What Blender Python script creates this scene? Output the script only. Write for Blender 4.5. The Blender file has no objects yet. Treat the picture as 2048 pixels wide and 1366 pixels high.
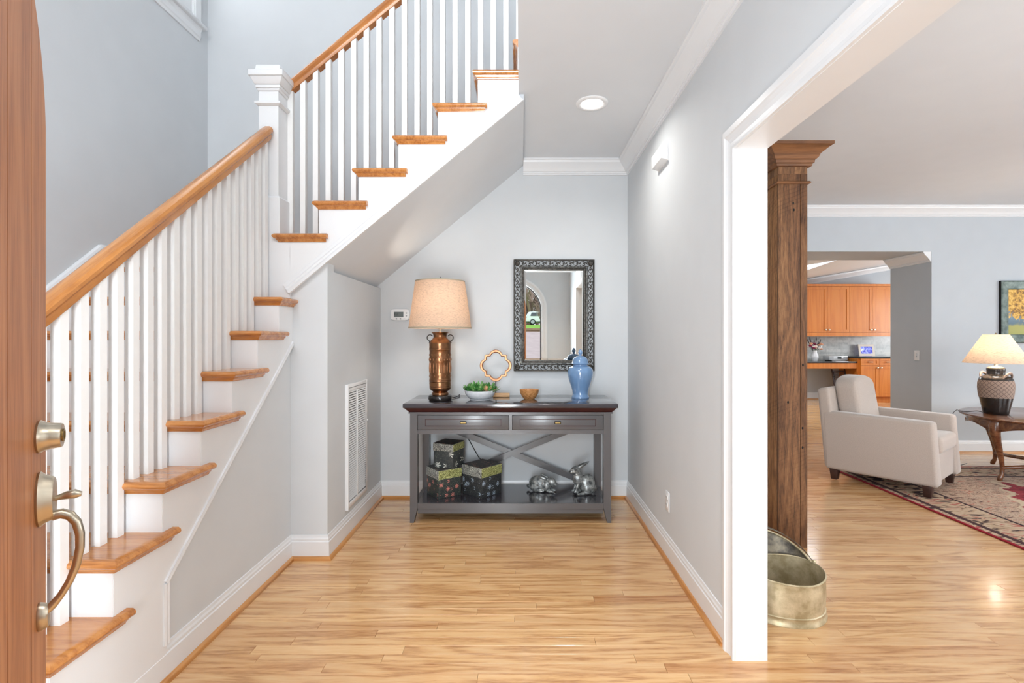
import bpy, bmesh, math, random
from mathutils import Vector, Matrix
random.seed(7)
PI = math.pi
scene = bpy.context.scene
COL = scene.collection

# ------------------------------------------------------------------ camera, world, exposure
F = 1010.0                       # focal length in pixels of a 2048 wide frame
CX, CY, CH = 1041.0, 675.0, 1.30  # vanishing point, camera height
cam_d = bpy.data.cameras.new('camera'); cam = bpy.data.objects.new('camera', cam_d); COL.objects.link(cam)
cam_d.sensor_fit = 'HORIZONTAL'; cam_d.sensor_width = 36.0; cam_d.lens = F * 36.0 / 2048.0
cam_d.shift_x = -(CX - 1024.0) / 2048.0; cam_d.shift_y = (CY - 683.0) / 2048.0
cam_d.clip_start = 0.02; cam_d.clip_end = 300
cam.location = (0, 0, CH); cam.rotation_euler = (PI / 2, 0, 0)
scene.camera = cam

w = bpy.data.worlds.new('sky'); scene.world = w; w.use_nodes = True
bg = w.node_tree.nodes['Background']; bg.inputs[0].default_value = (0.86, 0.93, 1.0, 1); bg.inputs[1].default_value = 1.05

vs = scene.view_settings
vs.view_transform = 'Standard'; vs.look = 'None'; vs.gamma = 1.0; vs.use_curve_mapping = False
vs.exposure = 0.86
scene.cycles.use_denoising = True
scene.cycles.max_bounces = 6; scene.cycles.diffuse_bounces = 4; scene.cycles.glossy_bounces = 3
scene.cycles.use_adaptive_sampling = True; scene.cycles.adaptive_threshold = 0.08; scene.cycles.adaptive_min_samples = 16
scene.cycles.caustics_reflective = False; scene.cycles.caustics_refractive = False
scene.cycles.sample_clamp_indirect = 6.0

def area(name, loc, direction, sx, sy, power, color=(1, 1, 1)):
    l = bpy.data.lights.new(name, 'AREA'); l.shape = 'RECTANGLE'; l.size = sx; l.size_y = sy
    l.energy = power; l.color = color
    o = bpy.data.objects.new(name, l); COL.objects.link(o); o.location = loc
    o.rotation_euler = Vector(direction).to_track_quat('-Z', 'Y').to_euler()
    return o
DAY = (0.905, 0.96, 1.0); DAY_HIGH = (0.985, 0.992, 1.0); DAY_DOOR = (0.88, 0.95, 1.0)
# daylight at the stair window and skylight; the other lamps are added fill
area('daylight_foyer_window', (-0.75, -0.70, 4.15), (0, 1, -0.75), 2.4, 1.7, 50, DAY_HIGH)  # added fill for hall and stairwell, set at an added foyer window
area('daylight_stair_window', (-2.50, 3.38, 4.35), (1, 0, -0.2), 1.0, 1.2, 3.2, DAY_HIGH)
area('door_fill', (-0.30, -0.93, 1.15), (0.0, 1, 0.32), 0.54, 2.0, 48, DAY_DOOR).data.spread = math.radians(150)  # added fill panel in the left half of the doorway, clear of the mirror
area('daylight_living_window_a', (3.30, 0.34, 1.55), (0, 1, 0.15), 1.8, 1.7, 25, DAY)  # added fill at an unseen front window, itself added
area('daylight_living_window_b', (6.10, 0.34, 1.55), (0, 1, 0.15), 1.8, 1.7, 25, DAY)  # second added living room fill, also at an added window
area('daylight_living_window_c', (8.06, 3.0, 1.55), (-1, 0, 0.25), 2.2, 1.7, 30, DAY)  # added fill from the side, at an added window out of view
area('daylight_kitchen_window', (9.46, 8.3, 1.6), (-1, 0, 0.0), 2.4, 1.4, 48, DAY)  # added kitchen fill; the side window there is added as well
area('daylight_kitchen_skylight', (4.45, 8.6, 2.28), (0.2, 0, -1), 0.9, 1.4, 20, DAY)

# ------------------------------------------------------------------ materials
MATS = {}
def new_mat(name):
    m = bpy.data.materials.new(name); m.use_nodes = True; MATS[name] = m
    nt = m.node_tree; b = nt.nodes['Principled BSDF']
    return m, nt, b
def nd(nt, t, **kw):
    n = nt.nodes.new(t)
    for k, v in kw.items():
        if k.startswith('i_'):
            key = k[2:]
            n.inputs[int(key) if key.isdigit() else key.replace('_', ' ')].default_value = v
        else:
            setattr(n, k, v)
    return n
def lin(r, g, b):
    def c(x):
        x /= 255.0
        return x / 12.92 if x <= 0.04045 else ((x + 0.055) / 1.055) ** 2.4
    return (c(r), c(g), c(b), 1.0)
def ramp(nt, stops, interp='LINEAR'):
    n = nt.nodes.new('ShaderNodeValToRGB'); n.color_ramp.interpolation = interp
    e = n.color_ramp.elements
    while len(e) < len(stops): e.new(0.5)
    for i, (p, c) in enumerate(stops):
        e[i].position = p; e[i].color = c
    return n
def plain(name, rgb, rough=0.5, metal=0.0, var=0.04, nscale=30.0, bump=0.0, bscale=200.0, coat=0.0, trans=0.0, spec=None):
    m, nt, b = new_mat(name)
    L = nt.links
    tc = nd(nt, 'ShaderNodeTexCoord')
    n = nd(nt, 'ShaderNodeTexNoise', i_Scale=nscale, i_Detail=1.5); L.new(tc.outputs['Object'], n.inputs['Vector'])
    c = lin(*rgb)
    lo = tuple(max(0, x * (1 - var)) for x in c[:3]) + (1,); hi = tuple(min(1, x * (1 + var)) for x in c[:3]) + (1,)
    r = ramp(nt, [(0.3, lo), (0.7, hi)]); L.new(n.outputs['Fac'], r.inputs['Fac']); L.new(r.outputs['Color'], b.inputs['Base Color'])
    b.inputs['Roughness'].default_value = rough; b.inputs['Metallic'].default_value = metal
    b.inputs['Coat Weight'].default_value = coat; b.inputs['Coat Roughness'].default_value = 0.08
    b.inputs['Transmission Weight'].default_value = trans
    if spec is not None: b.inputs['Specular IOR Level'].default_value = spec
    if bump:
        n2 = nd(nt, 'ShaderNodeTexNoise', i_Scale=bscale, i_Detail=3.0); L.new(tc.outputs['Object'], n2.inputs['Vector'])
        bp = nd(nt, 'ShaderNodeBump', i_Strength=bump, i_Distance=0.004); L.new(n2.outputs['Fac'], bp.inputs['Height']); L.new(bp.outputs['Normal'], b.inputs['Normal'])
    return m
def wood(name, dark, mid, light, axis='X', freq=9.0, rough=0.28, coat=0.3, tone=0.0, tones=None, stretch=0.07, fine=0.35, bump=0.03, saw=None, rings=0.14):
    """grain along axis; per-piece tone from the point attribute prnd"""
    m, nt, b = new_mat(name); L = nt.links
    tc = nd(nt, 'ShaderNodeTexCoord'); at = nd(nt, 'ShaderNodeAttribute', attribute_name='prnd')
    off = nd(nt, 'ShaderNodeVectorMath', operation='SCALE'); off.inputs[0].default_value = (13.7, 7.3, 5.1); L.new(at.outputs['Fac'], off.inputs['Scale'])
    add = nd(nt, 'ShaderNodeVectorMath', operation='ADD'); L.new(tc.outputs['Object'], add.inputs[0]); L.new(off.outputs[0], add.inputs[1])
    mp = nd(nt, 'ShaderNodeMapping'); s = [1.0, 1.0, 1.0]; 
    for ax_ in axis: s['XYZ'.index(ax_)] = stretch
    mp.inputs['Scale'].default_value = s
    L.new(add.outputs[0], mp.inputs['Vector'])
    n1 = nd(nt, 'ShaderNodeTexNoise', i_Scale=freq, i_Detail=2.0, i_Distortion=0.4); L.new(mp.outputs[0], n1.inputs['Vector'])
    # growth rings: noise -> several bands
    mul = nd(nt, 'ShaderNodeMath', operation='MULTIPLY'); mul.inputs[1].default_value = 42.0; L.new(n1.outputs['Fac'], mul.inputs[0])
    sn = nd(nt, 'ShaderNodeMath', operation='SINE'); L.new(mul.outputs[0], sn.inputs[0])
    n2 = nd(nt, 'ShaderNodeTexNoise', i_Scale=freq * 16, i_Detail=4.0, i_Roughness=0.65); L.new(mp.outputs[0], n2.inputs['Vector'])
    a1 = nd(nt, 'ShaderNodeMath', operation='MULTIPLY_ADD'); a1.inputs[1].default_value = rings; a1.inputs[2].default_value = 0.5; L.new(sn.outputs[0], a1.inputs[0])
    a2 = nd(nt, 'ShaderNodeMath', operation='MULTIPLY_ADD'); a2.inputs[1].default_value = fine * 2; a2.inputs[2].default_value = -fine; L.new(n2.outputs['Fac'], a2.inputs[0])
    a3 = nd(nt, 'ShaderNodeMath', operation='ADD'); L.new(a1.outputs[0], a3.inputs[0]); L.new(a2.outputs[0], a3.inputs[1])
    r = ramp(nt, [(0.12, lin(*dark)), (0.48, lin(*mid)), (0.9, lin(*light))]); L.new(a3.outputs[0], r.inputs['Fac'])
    out = r.outputs['Color']
    if saw:
        mp2 = nd(nt, 'ShaderNodeMapping'); mp2.inputs['Rotation'].default_value = (0.35, 0.35, 0.0); L.new(tc.outputs['Object'], mp2.inputs['Vector'])
        wv = nd(nt, 'ShaderNodeTexWave', i_Scale=saw, i_Distortion=2.0, i_Detail=2.0); wv.bands_direction = 'Z'; L.new(mp2.outputs[0], wv.inputs['Vector'])
        rr = ramp(nt, [(0.0, (0.62, 0.58, 0.55, 1)), (0.35, (1, 1, 1, 1))]); L.new(wv.outputs['Fac'], rr.inputs['Fac'])
        n3 = nd(nt, 'ShaderNodeTexNoise', i_Scale=4.0, i_Detail=3.0); L.new(tc.outputs['Object'], n3.inputs['Vector'])
        r3 = ramp(nt, [(0.45, (0, 0, 0, 1)), (0.7, (0.6, 0.6, 0.6, 1))]); L.new(n3.outputs['Fac'], r3.inputs['Fac'])
        mx = nd(nt, 'ShaderNodeMix', data_type='RGBA', blend_type='MULTIPLY'); L.new(r3.outputs['Color'], mx.inputs['Factor']); L.new(out, mx.inputs['A']); L.new(rr.outputs['Color'], mx.inputs['B']); out = mx.outputs['Result']
        n4 = nd(nt, 'ShaderNodeTexNoise', i_Scale=2.3, i_Detail=5.0, i_Roughness=0.7); L.new(mp.outputs[0], n4.inputs['Vector'])
        r4 = ramp(nt, [(0.35, (0.5, 0.42, 0.38, 1)), (0.62, (1, 1, 1, 1))]); L.new(n4.outputs['Fac'], r4.inputs['Fac'])
        mx2 = nd(nt, 'ShaderNodeMix', data_type='RGBA', blend_type='MULTIPLY', i_0=0.9); L.new(out, mx2.inputs['A']); L.new(r4.outputs['Color'], mx2.inputs['B']); out = mx2.outputs['Result']
    if tones:
        rt = ramp(nt, tones); L.new(at.outputs['Fac'], rt.inputs['Fac'])
        mx = nd(nt, 'ShaderNodeMix', data_type='RGBA', blend_type='MULTIPLY', i_0=1.0); L.new(out, mx.inputs['A']); L.new(rt.outputs['Color'], mx.inputs['B']); out = mx.outputs['Result']
    L.new(out, b.inputs['Base Color'])
    b.inputs['Roughness'].default_value = rough; b.inputs['Coat Weight'].default_value = coat; b.inputs['Coat Roughness'].default_value = 0.12
    if bump:
        bp = nd(nt, 'ShaderNodeBump', i_Strength=bump * 4, i_Distance=0.002); L.new(n2.outputs['Fac'], bp.inputs['Height']); L.new(bp.outputs['Normal'], b.inputs['Normal'])
    return m

plain('wall_paint', (209, 213, 216), 0.85, var=0.012, nscale=6)
plain('wall_paint_blue', (190, 197, 203), 0.85, var=0.012, nscale=6)
plain('ceiling_paint', (220, 224, 228), 0.9, var=0.01, nscale=5)
plain('trim_white', (228, 230, 232), 0.35, var=0.008, nscale=8, coat=0.05)
plain('baluster_white', (234, 234, 233), 0.4, var=0.01)
plain('plastic_white', (236, 237, 238), 0.35, var=0.01)
TONES = [(0.0, (0.80, 0.66, 0.56, 1)), (0.3, (0.97, 0.89, 0.80, 1)), (0.5, (1.0, 0.97, 0.93, 1)), (0.8, (1.08, 1.06, 1.0, 1)), (1.0, (1.16, 1.15, 1.10, 1))]
wood('oak_floor', (160, 106, 62), (214, 170, 120), (226, 190, 146), 'X', 8.0, rough=0.22, coat=0.4, tones=TONES, fine=0.42, bump=0, stretch=0.085, rings=0.17)
wood('oak_tread_lower', (150, 88, 38), (190, 124, 64), (208, 146, 84), 'X', 7.0, rough=0.2, coat=0.5, stretch=0.11, fine=0.55, bump=0)
wood('oak_tread_upper', (150, 88, 38), (190, 124, 64), (208, 146, 84), 'Y', 7.0, rough=0.2, coat=0.5, stretch=0.11, fine=0.55, bump=0)
wood('oak_rail_lower', (152, 92, 40), (192, 128, 66), (212, 150, 88), 'YZ', 9.0, rough=0.25, coat=0.4)
wood('oak_rail_upper', (148, 88, 40), (184, 120, 64), (202, 140, 82), 'XZ', 9.0, rough=0.25, coat=0.4)
wood('oak_shoe_x', (160, 100, 48), (196, 136, 76), (212, 156, 96), 'X', 9.0)
wood('oak_shoe_y', (160, 100, 48), (196, 136, 76), (212, 156, 96), 'Y', 9.0)
wood('door_wood', (144, 88, 52), (184, 122, 78), (204, 144, 98), 'Z', 8.0, rough=0.5, coat=0.05, stretch=0.06)
wood('post_wood', (72, 50, 34), (128, 92, 62), (164, 124, 86), 'Z', 12.0, rough=0.8, coat=0.0, stretch=0.09, fine=0.6, saw=14.0, bump=0.06,
     tones=[(0.0, (0.8, 0.74, 0.7, 1)), (0.5, (1, 0.95, 0.9, 1)), (1.0, (1.35, 1.22, 1.0, 1))])
wood('post_cap_wood', (74, 46, 26), (118, 76, 44), (146, 98, 58), 'X', 12.0, rough=0.6, coat=0.05)
wood('cabinet_wood', (186, 104, 36), (204, 122, 46), (214, 138, 60), 'Z', 5.0, rough=0.4, coat=0.1, fine=0.15, bump=0)
wood('walnut_table', (66, 34, 18), (112, 68, 40), (148, 98, 62), 'X', 6.0, rough=0.25, coat=0.5)
wood('bowl_wood', (138, 84, 40), (190, 132, 78), (218, 168, 112), 'X', 22.0, rough=0.4, coat=0.1, stretch=0.4)
wood('block_wood', (176, 130, 88), (206, 166, 122), (220, 184, 142), 'X', 20.0, rough=0.55, coat=0)

def distressed(name, base, scratch, rough=0.35, amt=0.66):
    m, nt, b = new_mat(name); L = nt.links; tc = nd(nt, 'ShaderNodeTexCoord')
    n = nd(nt, 'ShaderNodeTexNoise', i_Scale=60.0, i_Detail=6.0, i_Roughness=0.7); L.new(tc.outputs['Object'], n.inputs['Vector'])
    r = ramp(nt, [(amt, lin(*base)), (amt + 0.06, lin(*scratch))]); L.new(n.outputs['Fac'], r.inputs['Fac']); L.new(r.outputs['Color'], b.inputs['Base Color'])
    b.inputs['Roughness'].default_value = rough; b.inputs['Coat Weight'].default_value = 0.25; b.inputs['Coat Roughness'].default_value = 0.15
    return m
distressed('espresso_lacquer', (92, 91, 93), (150, 132, 120), 0.32, 0.70)
distressed('espresso_top', (58, 54, 60), (140, 126, 120), 0.12, 0.74); MATS['espresso_top'].node_tree.nodes['Principled BSDF'].inputs['Coat Weight'].default_value = 1.0
plain('espresso_red', (62, 26, 26), 0.4, var=0.15)
plain('brass_dull', (150, 128, 84), 0.4, 1.0)
plain('satin_nickel', (196, 184, 164), 0.28, 1.0, var=0.06)
plain('copper', (146, 104, 74), 0.30, 1.0, var=0.25, nscale=22, bump=0.15, bscale=60)
plain('copper_frame', (172, 120, 86), 0.38, 0.75, var=0.12)
plain('black_glaze', (28, 22, 20), 0.25, var=0.3, coat=0.4)
plain('iron', (58, 54, 52), 0.45, 0.6, var=0.2)
plain('blue_glaze', (112, 148, 190), 0.12, var=0.05, nscale=14, coat=0.8)
plain('planter_glaze', (214, 218, 222), 0.55, var=0.06, nscale=80)
plain('soil', (60, 52, 44), 0.95, var=0.3)
plain('cord_black', (26, 24, 24), 0.6)
plain('screen_grey', (108, 116, 116), 0.3)
plain('button_grey', (170, 174, 178), 0.5)
plain('lcd_dark', (50, 58, 58), 0.4)
plain('granite', (44, 46, 50), 0.15, var=0.45, nscale=160, coat=0.3)
plain('dark_leg', (58, 34, 28), 0.4, var=0.2)
plain('gap_black', (20, 18, 16), 0.9)
plain('vent_dark', (84, 84, 82), 0.9)
plain('silver', (198, 200, 202), 0.35, 0.5)
plain('ceramic_white', (232, 233, 236), 0.25)
plain('chair_espresso', (52, 30, 24), 0.4, var=0.2)
plain('asphalt_drive', (180, 162, 162), 0.95, var=0.08, nscale=3)
plain('lawn_green', (120, 170, 40), 0.95, var=0.25, nscale=2)
plain('kerb_stone', (150, 122, 100), 0.9, var=0.15)
plain('bark', (104, 84, 76), 0.95, var=0.2)
plain('twig', (150, 124, 116), 0.95, var=0.2)
plain('car_white', (236, 238, 244), 0.2, coat=0.8)
plain('car_glass', (40, 48, 60), 0.05, coat=1.0)
plain('tyre', (28, 28, 30), 0.8)
plain('alloy', (170, 174, 180), 0.3, 0.8)
plain('tail_red', (150, 30, 30), 0.2)
plain('plaster_outside', (200, 190, 176), 0.9)

def mirror_mat():
    m, nt, b = new_mat('mirror_glass'); b.inputs['Base Color'].default_value = (0.86, 0.88, 0.86, 1); b.inputs['Metallic'].default_value = 1.0; b.inputs['Roughness'].default_value = 0.01
mirror_mat()
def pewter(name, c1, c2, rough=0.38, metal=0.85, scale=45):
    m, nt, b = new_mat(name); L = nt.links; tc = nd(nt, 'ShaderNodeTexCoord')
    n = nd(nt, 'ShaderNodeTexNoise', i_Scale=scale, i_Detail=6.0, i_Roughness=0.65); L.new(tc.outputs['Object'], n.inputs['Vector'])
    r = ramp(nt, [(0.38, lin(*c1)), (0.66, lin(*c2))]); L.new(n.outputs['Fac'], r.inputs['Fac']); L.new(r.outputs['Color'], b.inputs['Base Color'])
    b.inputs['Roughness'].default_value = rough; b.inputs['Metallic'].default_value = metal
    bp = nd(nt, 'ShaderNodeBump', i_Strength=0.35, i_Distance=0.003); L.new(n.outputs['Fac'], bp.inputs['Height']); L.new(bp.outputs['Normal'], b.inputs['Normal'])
pewter('pewter', (84, 88, 90), (186, 190, 188), 0.36, 0.45, 38)
pewter('frame_bronze', (44, 42, 40), (104, 100, 94), 0.45, 0.6, 120)
pewter('old_brass', (164, 148, 114), (214, 200, 168), 0.42, 0.5, 11)
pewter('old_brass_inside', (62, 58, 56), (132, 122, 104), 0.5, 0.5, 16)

def emit_mat(name, rgb, strength):
    m, nt, b = new_mat(name)
    b.inputs['Base Color'].default_value = lin(*rgb); b.inputs['Emission Color'].default_value = lin(*rgb); b.inputs['Emission Strength'].default_value = strength
emit_mat('lamp_lens', (255, 252, 246), 6.0)
emit_mat('skylight_glass', (244, 248, 255), 1.3)
emit_mat('window_glass_bright', (246, 250, 255), 1.5)

def fabric_shade(name, c, weave, trans=0.5):
    m, nt, b = new_mat(name); L = nt.links; tc = nd(nt, 'ShaderNodeTexCoord')
    mp = nd(nt, 'ShaderNodeMapping'); mp.inputs['Scale'].default_value = (1, 1, 7); L.new(tc.outputs['Object'], mp.inputs['Vector'])
    n = nd(nt, 'ShaderNodeTexNoise', i_Scale=weave, i_Detail=4.0, i_Roughness=0.7); L.new(mp.outputs[0], n.inputs['Vector'])
    cl = lin(*c); lo = tuple(x * 0.6 for x in cl[:3]) + (1,)
    r = ramp(nt, [(0.3, lo), (0.52, cl)]); L.new(n.outputs['Fac'], r.inputs['Fac'])
    d = nd(nt, 'ShaderNodeBsdfDiffuse'); t = nd(nt, 'ShaderNodeBsdfTranslucent'); mx = nd(nt, 'ShaderNodeMixShader'); mx.inputs[0].default_value = trans
    L.new(r.outputs['Color'], d.inputs['Color']); L.new(r.outputs['Color'], t.inputs['Color'])
    L.new(d.outputs[0], mx.inputs[1]); L.new(t.outputs[0], mx.inputs[2])
    L.new(mx.outputs[0], nt.nodes['Material Output'].inputs['Surface']); nt.nodes.remove(b)
fabric_shade('linen_shade', (234, 214, 194), 55, 0.5)
fabric_shade('cream_shade', (240, 224, 206), 40, 0.45)
plain('shade_trim', (170, 160, 140), 0.9)

def velvet(name, rgb):
    m = plain(name, rgb, 0.95, var=0.10, nscale=260, bump=0.12, bscale=500)
    b = m.node_tree.nodes['Principled BSDF']; b.inputs['Sheen Weight'].default_value = 0.5; b.inputs['Sheen Roughness'].default_value = 0.4
velvet('taupe_fabric', (186, 173, 163))

def leaf_mat():
    m, nt, b = new_mat('succulent_leaf'); L = nt.links; tc = nd(nt, 'ShaderNodeTexCoord')
    n = nd(nt, 'ShaderNodeTexNoise', i_Scale=28.0, i_Detail=3.0); L.new(tc.outputs['Object'], n.inputs['Vector'])
    r = ramp(nt, [(0.32, lin(38, 92, 42)), (0.5, lin(82, 146, 70)), (0.68, lin(150, 182, 120))]); L.new(n.outputs['Fac'], r.inputs['Fac']); L.new(r.outputs['Color'], b.inputs['Base Color']); b.inputs['Roughness'].default_value = 0.45
leaf_mat()
plain('succulent_blush', (196, 150, 110), 0.5, var=0.2)

def backsplash():
    m, nt, b = new_mat('marble_tile'); L = nt.links; tc = nd(nt, 'ShaderNodeTexCoord')
    sx = nd(nt, 'ShaderNodeSeparateXYZ'); L.new(tc.outputs['Object'], sx.inputs[0]); cb = nd(nt, 'ShaderNodeCombineXYZ'); L.new(sx.outputs['X'], cb.inputs['X']); L.new(sx.outputs['Z'], cb.inputs['Y'])
    br = nd(nt, 'ShaderNodeTexBrick', i_Scale=1.0, i_Color1=lin(206, 206, 202), i_Color2=lin(176, 178, 176), i_Mortar=lin(196, 196, 192), i_Mortar_Size=0.002, i_Brick_Width=0.30, i_Row_Height=0.05)
    L.new(cb.outputs[0], br.inputs['Vector'])
    n = nd(nt, 'ShaderNodeTexNoise', i_Scale=9.0, i_Detail=6.0, i_Distortion=1.2); L.new(tc.outputs['Object'], n.inputs['Vector'])
    r = ramp(nt, [(0.3, (0.72, 0.72, 0.73, 1)), (0.6, (1, 1, 1, 1))]); L.new(n.outputs['Fac'], r.inputs['Fac'])
    mx = nd(nt, 'ShaderNodeMix', data_type='RGBA', blend_type='MULTIPLY', i_0=1.0); L.new(br.outputs['Color'], mx.inputs['A']); L.new(r.outputs['Color'], mx.inputs['B']); L.new(mx.outputs['Result'], b.inputs['Base Color']); b.inputs['Roughness'].default_value = 0.3
backsplash()

# ------------------------------------------------------------------ mesh helpers
class MB:
    def __init__(s): s.v = []; s.f = []; s.r = []; s.cur = 0.0
    def add(s, vs, fs):
        n = len(s.v); s.v += [tuple(p) for p in vs]; s.r += [s.cur] * len(vs); s.f += [tuple(i + n for i in f) for f in fs]; return s
    def box(s, x0, x1, y0, y1, z0, z1):
        return s.add([(x0, y0, z0), (x1, y0, z0), (x1, y1, z0), (x0, y1, z0), (x0, y0, z1), (x1, y0, z1), (x1, y1, z1), (x0, y1, z1)],
                     [(0, 3, 2, 1), (4, 5, 6, 7), (0, 1, 5, 4), (1, 2, 6, 5), (2, 3, 7, 6), (3, 0, 4, 7)])
    def frustum(s, x0, x1, y0, y1, z0, z1, i0, i1):
        """box whose footprint grows by i0 at the bottom and i1 at the top"""
        a, b = i0, i1
        return s.add([(x0 - a, y0 - a, z0), (x1 + a, y0 - a, z0), (x1 + a, y1 + a, z0), (x0 - a, y1 + a, z0), (x0 - b, y0 - b, z1), (x1 + b, y0 - b, z1), (x1 + b, y1 + b, z1), (x0 - b, y1 + b, z1)],
                     [(0, 3, 2, 1), (4, 5, 6, 7), (0, 1, 5, 4), (1, 2, 6, 5), (2, 3, 7, 6), (3, 0, 4, 7)])
    def prism(s, poly, fa, fb):
        """poly of (p, q); fa and fb map (p, q) to the two end points"""
        n = len(poly); vs = [fa(*p) for p in poly] + [fb(*p) for p in poly]
        fs = [tuple(range(n - 1, -1, -1)), tuple(range(n, 2 * n))] + [(i, (i + 1) % n, n + (i + 1) % n, n + i) for i in range(n)]
        return s.add(vs, fs)
    def sweep(s, prof, p0, p1, out, up=(0, 0, 1), m0=0.0, m1=0.0):
        p0, p1, out, up = Vector(p0), Vector(p1), Vector(out), Vector(up); d = (p1 - p0).normalized()
        return s.prism(prof, lambda o, z: p0 + out * o + up * z + d * (m0 * o), lambda o, z: p1 + out * o + up * z + d * (m1 * o))
    def tube(s, pts, rad, n=10, cap=True):
        pts = [Vector(p) for p in pts]; rad = rad if isinstance(rad, (list, tuple)) else [rad] * len(pts)
        rings = []; prev = None
        for i, p in enumerate(pts):
            t = ((pts[min(i + 1, len(pts) - 1)] - pts[max(i - 1, 0)])).normalized()
            if prev is None:
                a = Vector((0, 0, 1)) if abs(t.z) < 0.9 else Vector((1, 0, 0)); prev = (a - t * a.dot(t)).normalized()
            prev = (prev - t * prev.dot(t)).normalized(); b = t.cross(prev)
            rings.append([p + (prev * math.cos(2 * PI * k / n) + b * math.sin(2 * PI * k / n)) * rad[i] for k in range(n)])
        vs = [p for r in rings for p in r]; fs = []
        for i in range(len(pts) - 1):
            for k in range(n): fs.append((i * n + k, i * n + (k + 1) % n, (i + 1) * n + (k + 1) % n, (i + 1) * n + k))
        if cap: fs += [tuple(range(n - 1, -1, -1)), tuple(range((len(pts) - 1) * n, len(pts) * n))]
        return s.add(vs, fs)
    def lathe(s, prof, c=(0, 0, 0), n=28, sx=1.0, sy=1.0, rot=None):
        vs = []; fs = []
        for r, z in prof:
            for k in range(n):
                a = 2 * PI * k / n; p = Vector((r * sx * math.cos(a), r * sy * math.sin(a), z))
                if rot is not None: p = rot @ p
                vs.append(p + Vector(c))
        m = len(prof)
        for i in range(m - 1):
            for k in range(n): fs.append((i * n + k, i * n + (k + 1) % n, (i + 1) * n + (k + 1) % n, (i + 1) * n + k))
        if prof[0][0] > 1e-5: fs.append(tuple(range(n - 1, -1, -1)))
        if prof[-1][0] > 1e-5: fs.append(tuple(range((m - 1) * n, m * n)))
        return s.add(vs, fs)
    def ellipsoid(s, c, r, rot=None, n=16, m=10):
        prof = [(max(1e-6, math.cos(t)), math.sin(t)) for t in [(-0.5 + i / m) * PI for i in range(m + 1)]]
        vs = []; fs = []
        for pr, pz in prof:
            for k in range(n):
                a = 2 * PI * k / n; p = Vector((pr * math.cos(a) * r[0], pr * math.sin(a) * r[1], pz * r[2]))
                if rot is not None: p = rot @ p
                vs.append(p + Vector(c))
        for i in range(m):
            for k in range(n): fs.append((i * n + k, i * n + (k + 1) % n, (i + 1) * n + (k + 1) % n, (i + 1) * n + k))
        return s.add(vs, fs)
    def mesh(s, name, smooth=None):
        me = bpy.data.meshes.new(name); me.from_pydata(s.v, [], s.f)
        if any(s.r):
            a = me.attributes.new('prnd', 'FLOAT', 'POINT'); a.data.foreach_set('value', s.r)
        bm = bmesh.new(); bm.from_mesh(me)
        bmesh.ops.remove_doubles(bm, verts=bm.verts, dist=1e-6); bmesh.ops.recalc_face_normals(bm, faces=bm.faces); bm.to_mesh(me); bm.free()
        if smooth is not None:
            for p in me.polygons: p.use_smooth = True
            me.set_sharp_from_angle(angle=math.radians(smooth))
        return me
    def build(s, name, mat, parent=None, smooth=None, bevel=None, seg=2, loc=None):
        me = s.mesh(name, smooth); me.materials.append(MATS[mat])
        o = bpy.data.objects.new(name, me); COL.objects.link(o)
        if parent is not None: o.parent = parent
        if loc is not None: o.location = loc
        if bevel:
            mo = o.modifiers.new('edge', 'BEVEL'); mo.width = bevel; mo.segments = seg; mo.limit_method = 'ANGLE'; mo.angle_limit = math.radians(40)
            for p in me.polygons: p.use_smooth = True
            me.set_sharp_from_angle(angle=math.radians(50)) if seg < 2 else None
        return o
def copy_obj(o, parent=None, loc=None, rot=None, scale=None):
    c = o.copy(); COL.objects.link(c); c.parent = parent
    if loc is not None: c.location = loc
    if rot is not None: c.rotation_euler = rot
    if scale is not None: c.scale = scale
    return c
def tag(o, label, cat=None, group=None, kind=None):
    o['label'] = label
    if cat: o['category'] = cat
    if group: o['group'] = group
    if kind: o['kind'] = kind
    return o
def thing(name, label, cat, loc=(0, 0, 0), rz=0.0, group=None):
    o = bpy.data.objects.new(name, None); COL.objects.link(o); o.location = loc; o.rotation_euler = (0, 0, rz); o.empty_display_size = 0.1
    return tag(o, label, cat, group)
def struct(o, label):
    o['kind'] = 'structure'; o['label'] = label; o['category'] = o.name.split('_')[0].split('.')[0]
    return o
def sroot(name, label):
    o = bpy.data.objects.new(name, None); COL.objects.link(o); return struct(o, label)
# ------------------------------------------------------------------ dimensions of the place
YB, XR, XL, XS, XC, YU = 4.10, 0.87, -2.54, -1.351, -1.135, 2.97
WT = 0.105                     # wall thickness between hall and living room
ZC, ZL, ZT = 2.73, 2.775, 5.5  # hall, living room, stairwell ceilings
YF = -0.75                     # inner face of the hall's front wall, behind the camera
YFL = 0.30                     # inner face of the living room's front wall
YJ, ZO = 2.03, 2.06            # far jamb and head of the wide opening
YLB = 5.70                     # far wall of the living room
XD0, XD1, ZSP = -0.60, 0.37, 1.78   # front door opening, spring line of its arch
RISE, RUN_L, RUN_U = 0.1905, 0.228, 0.2328
NOSE_L8, NOSE_U10 = 2.77, -1.444    # front edge of tread 8 (lower flight), of tread 10 (upper flight)

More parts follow.
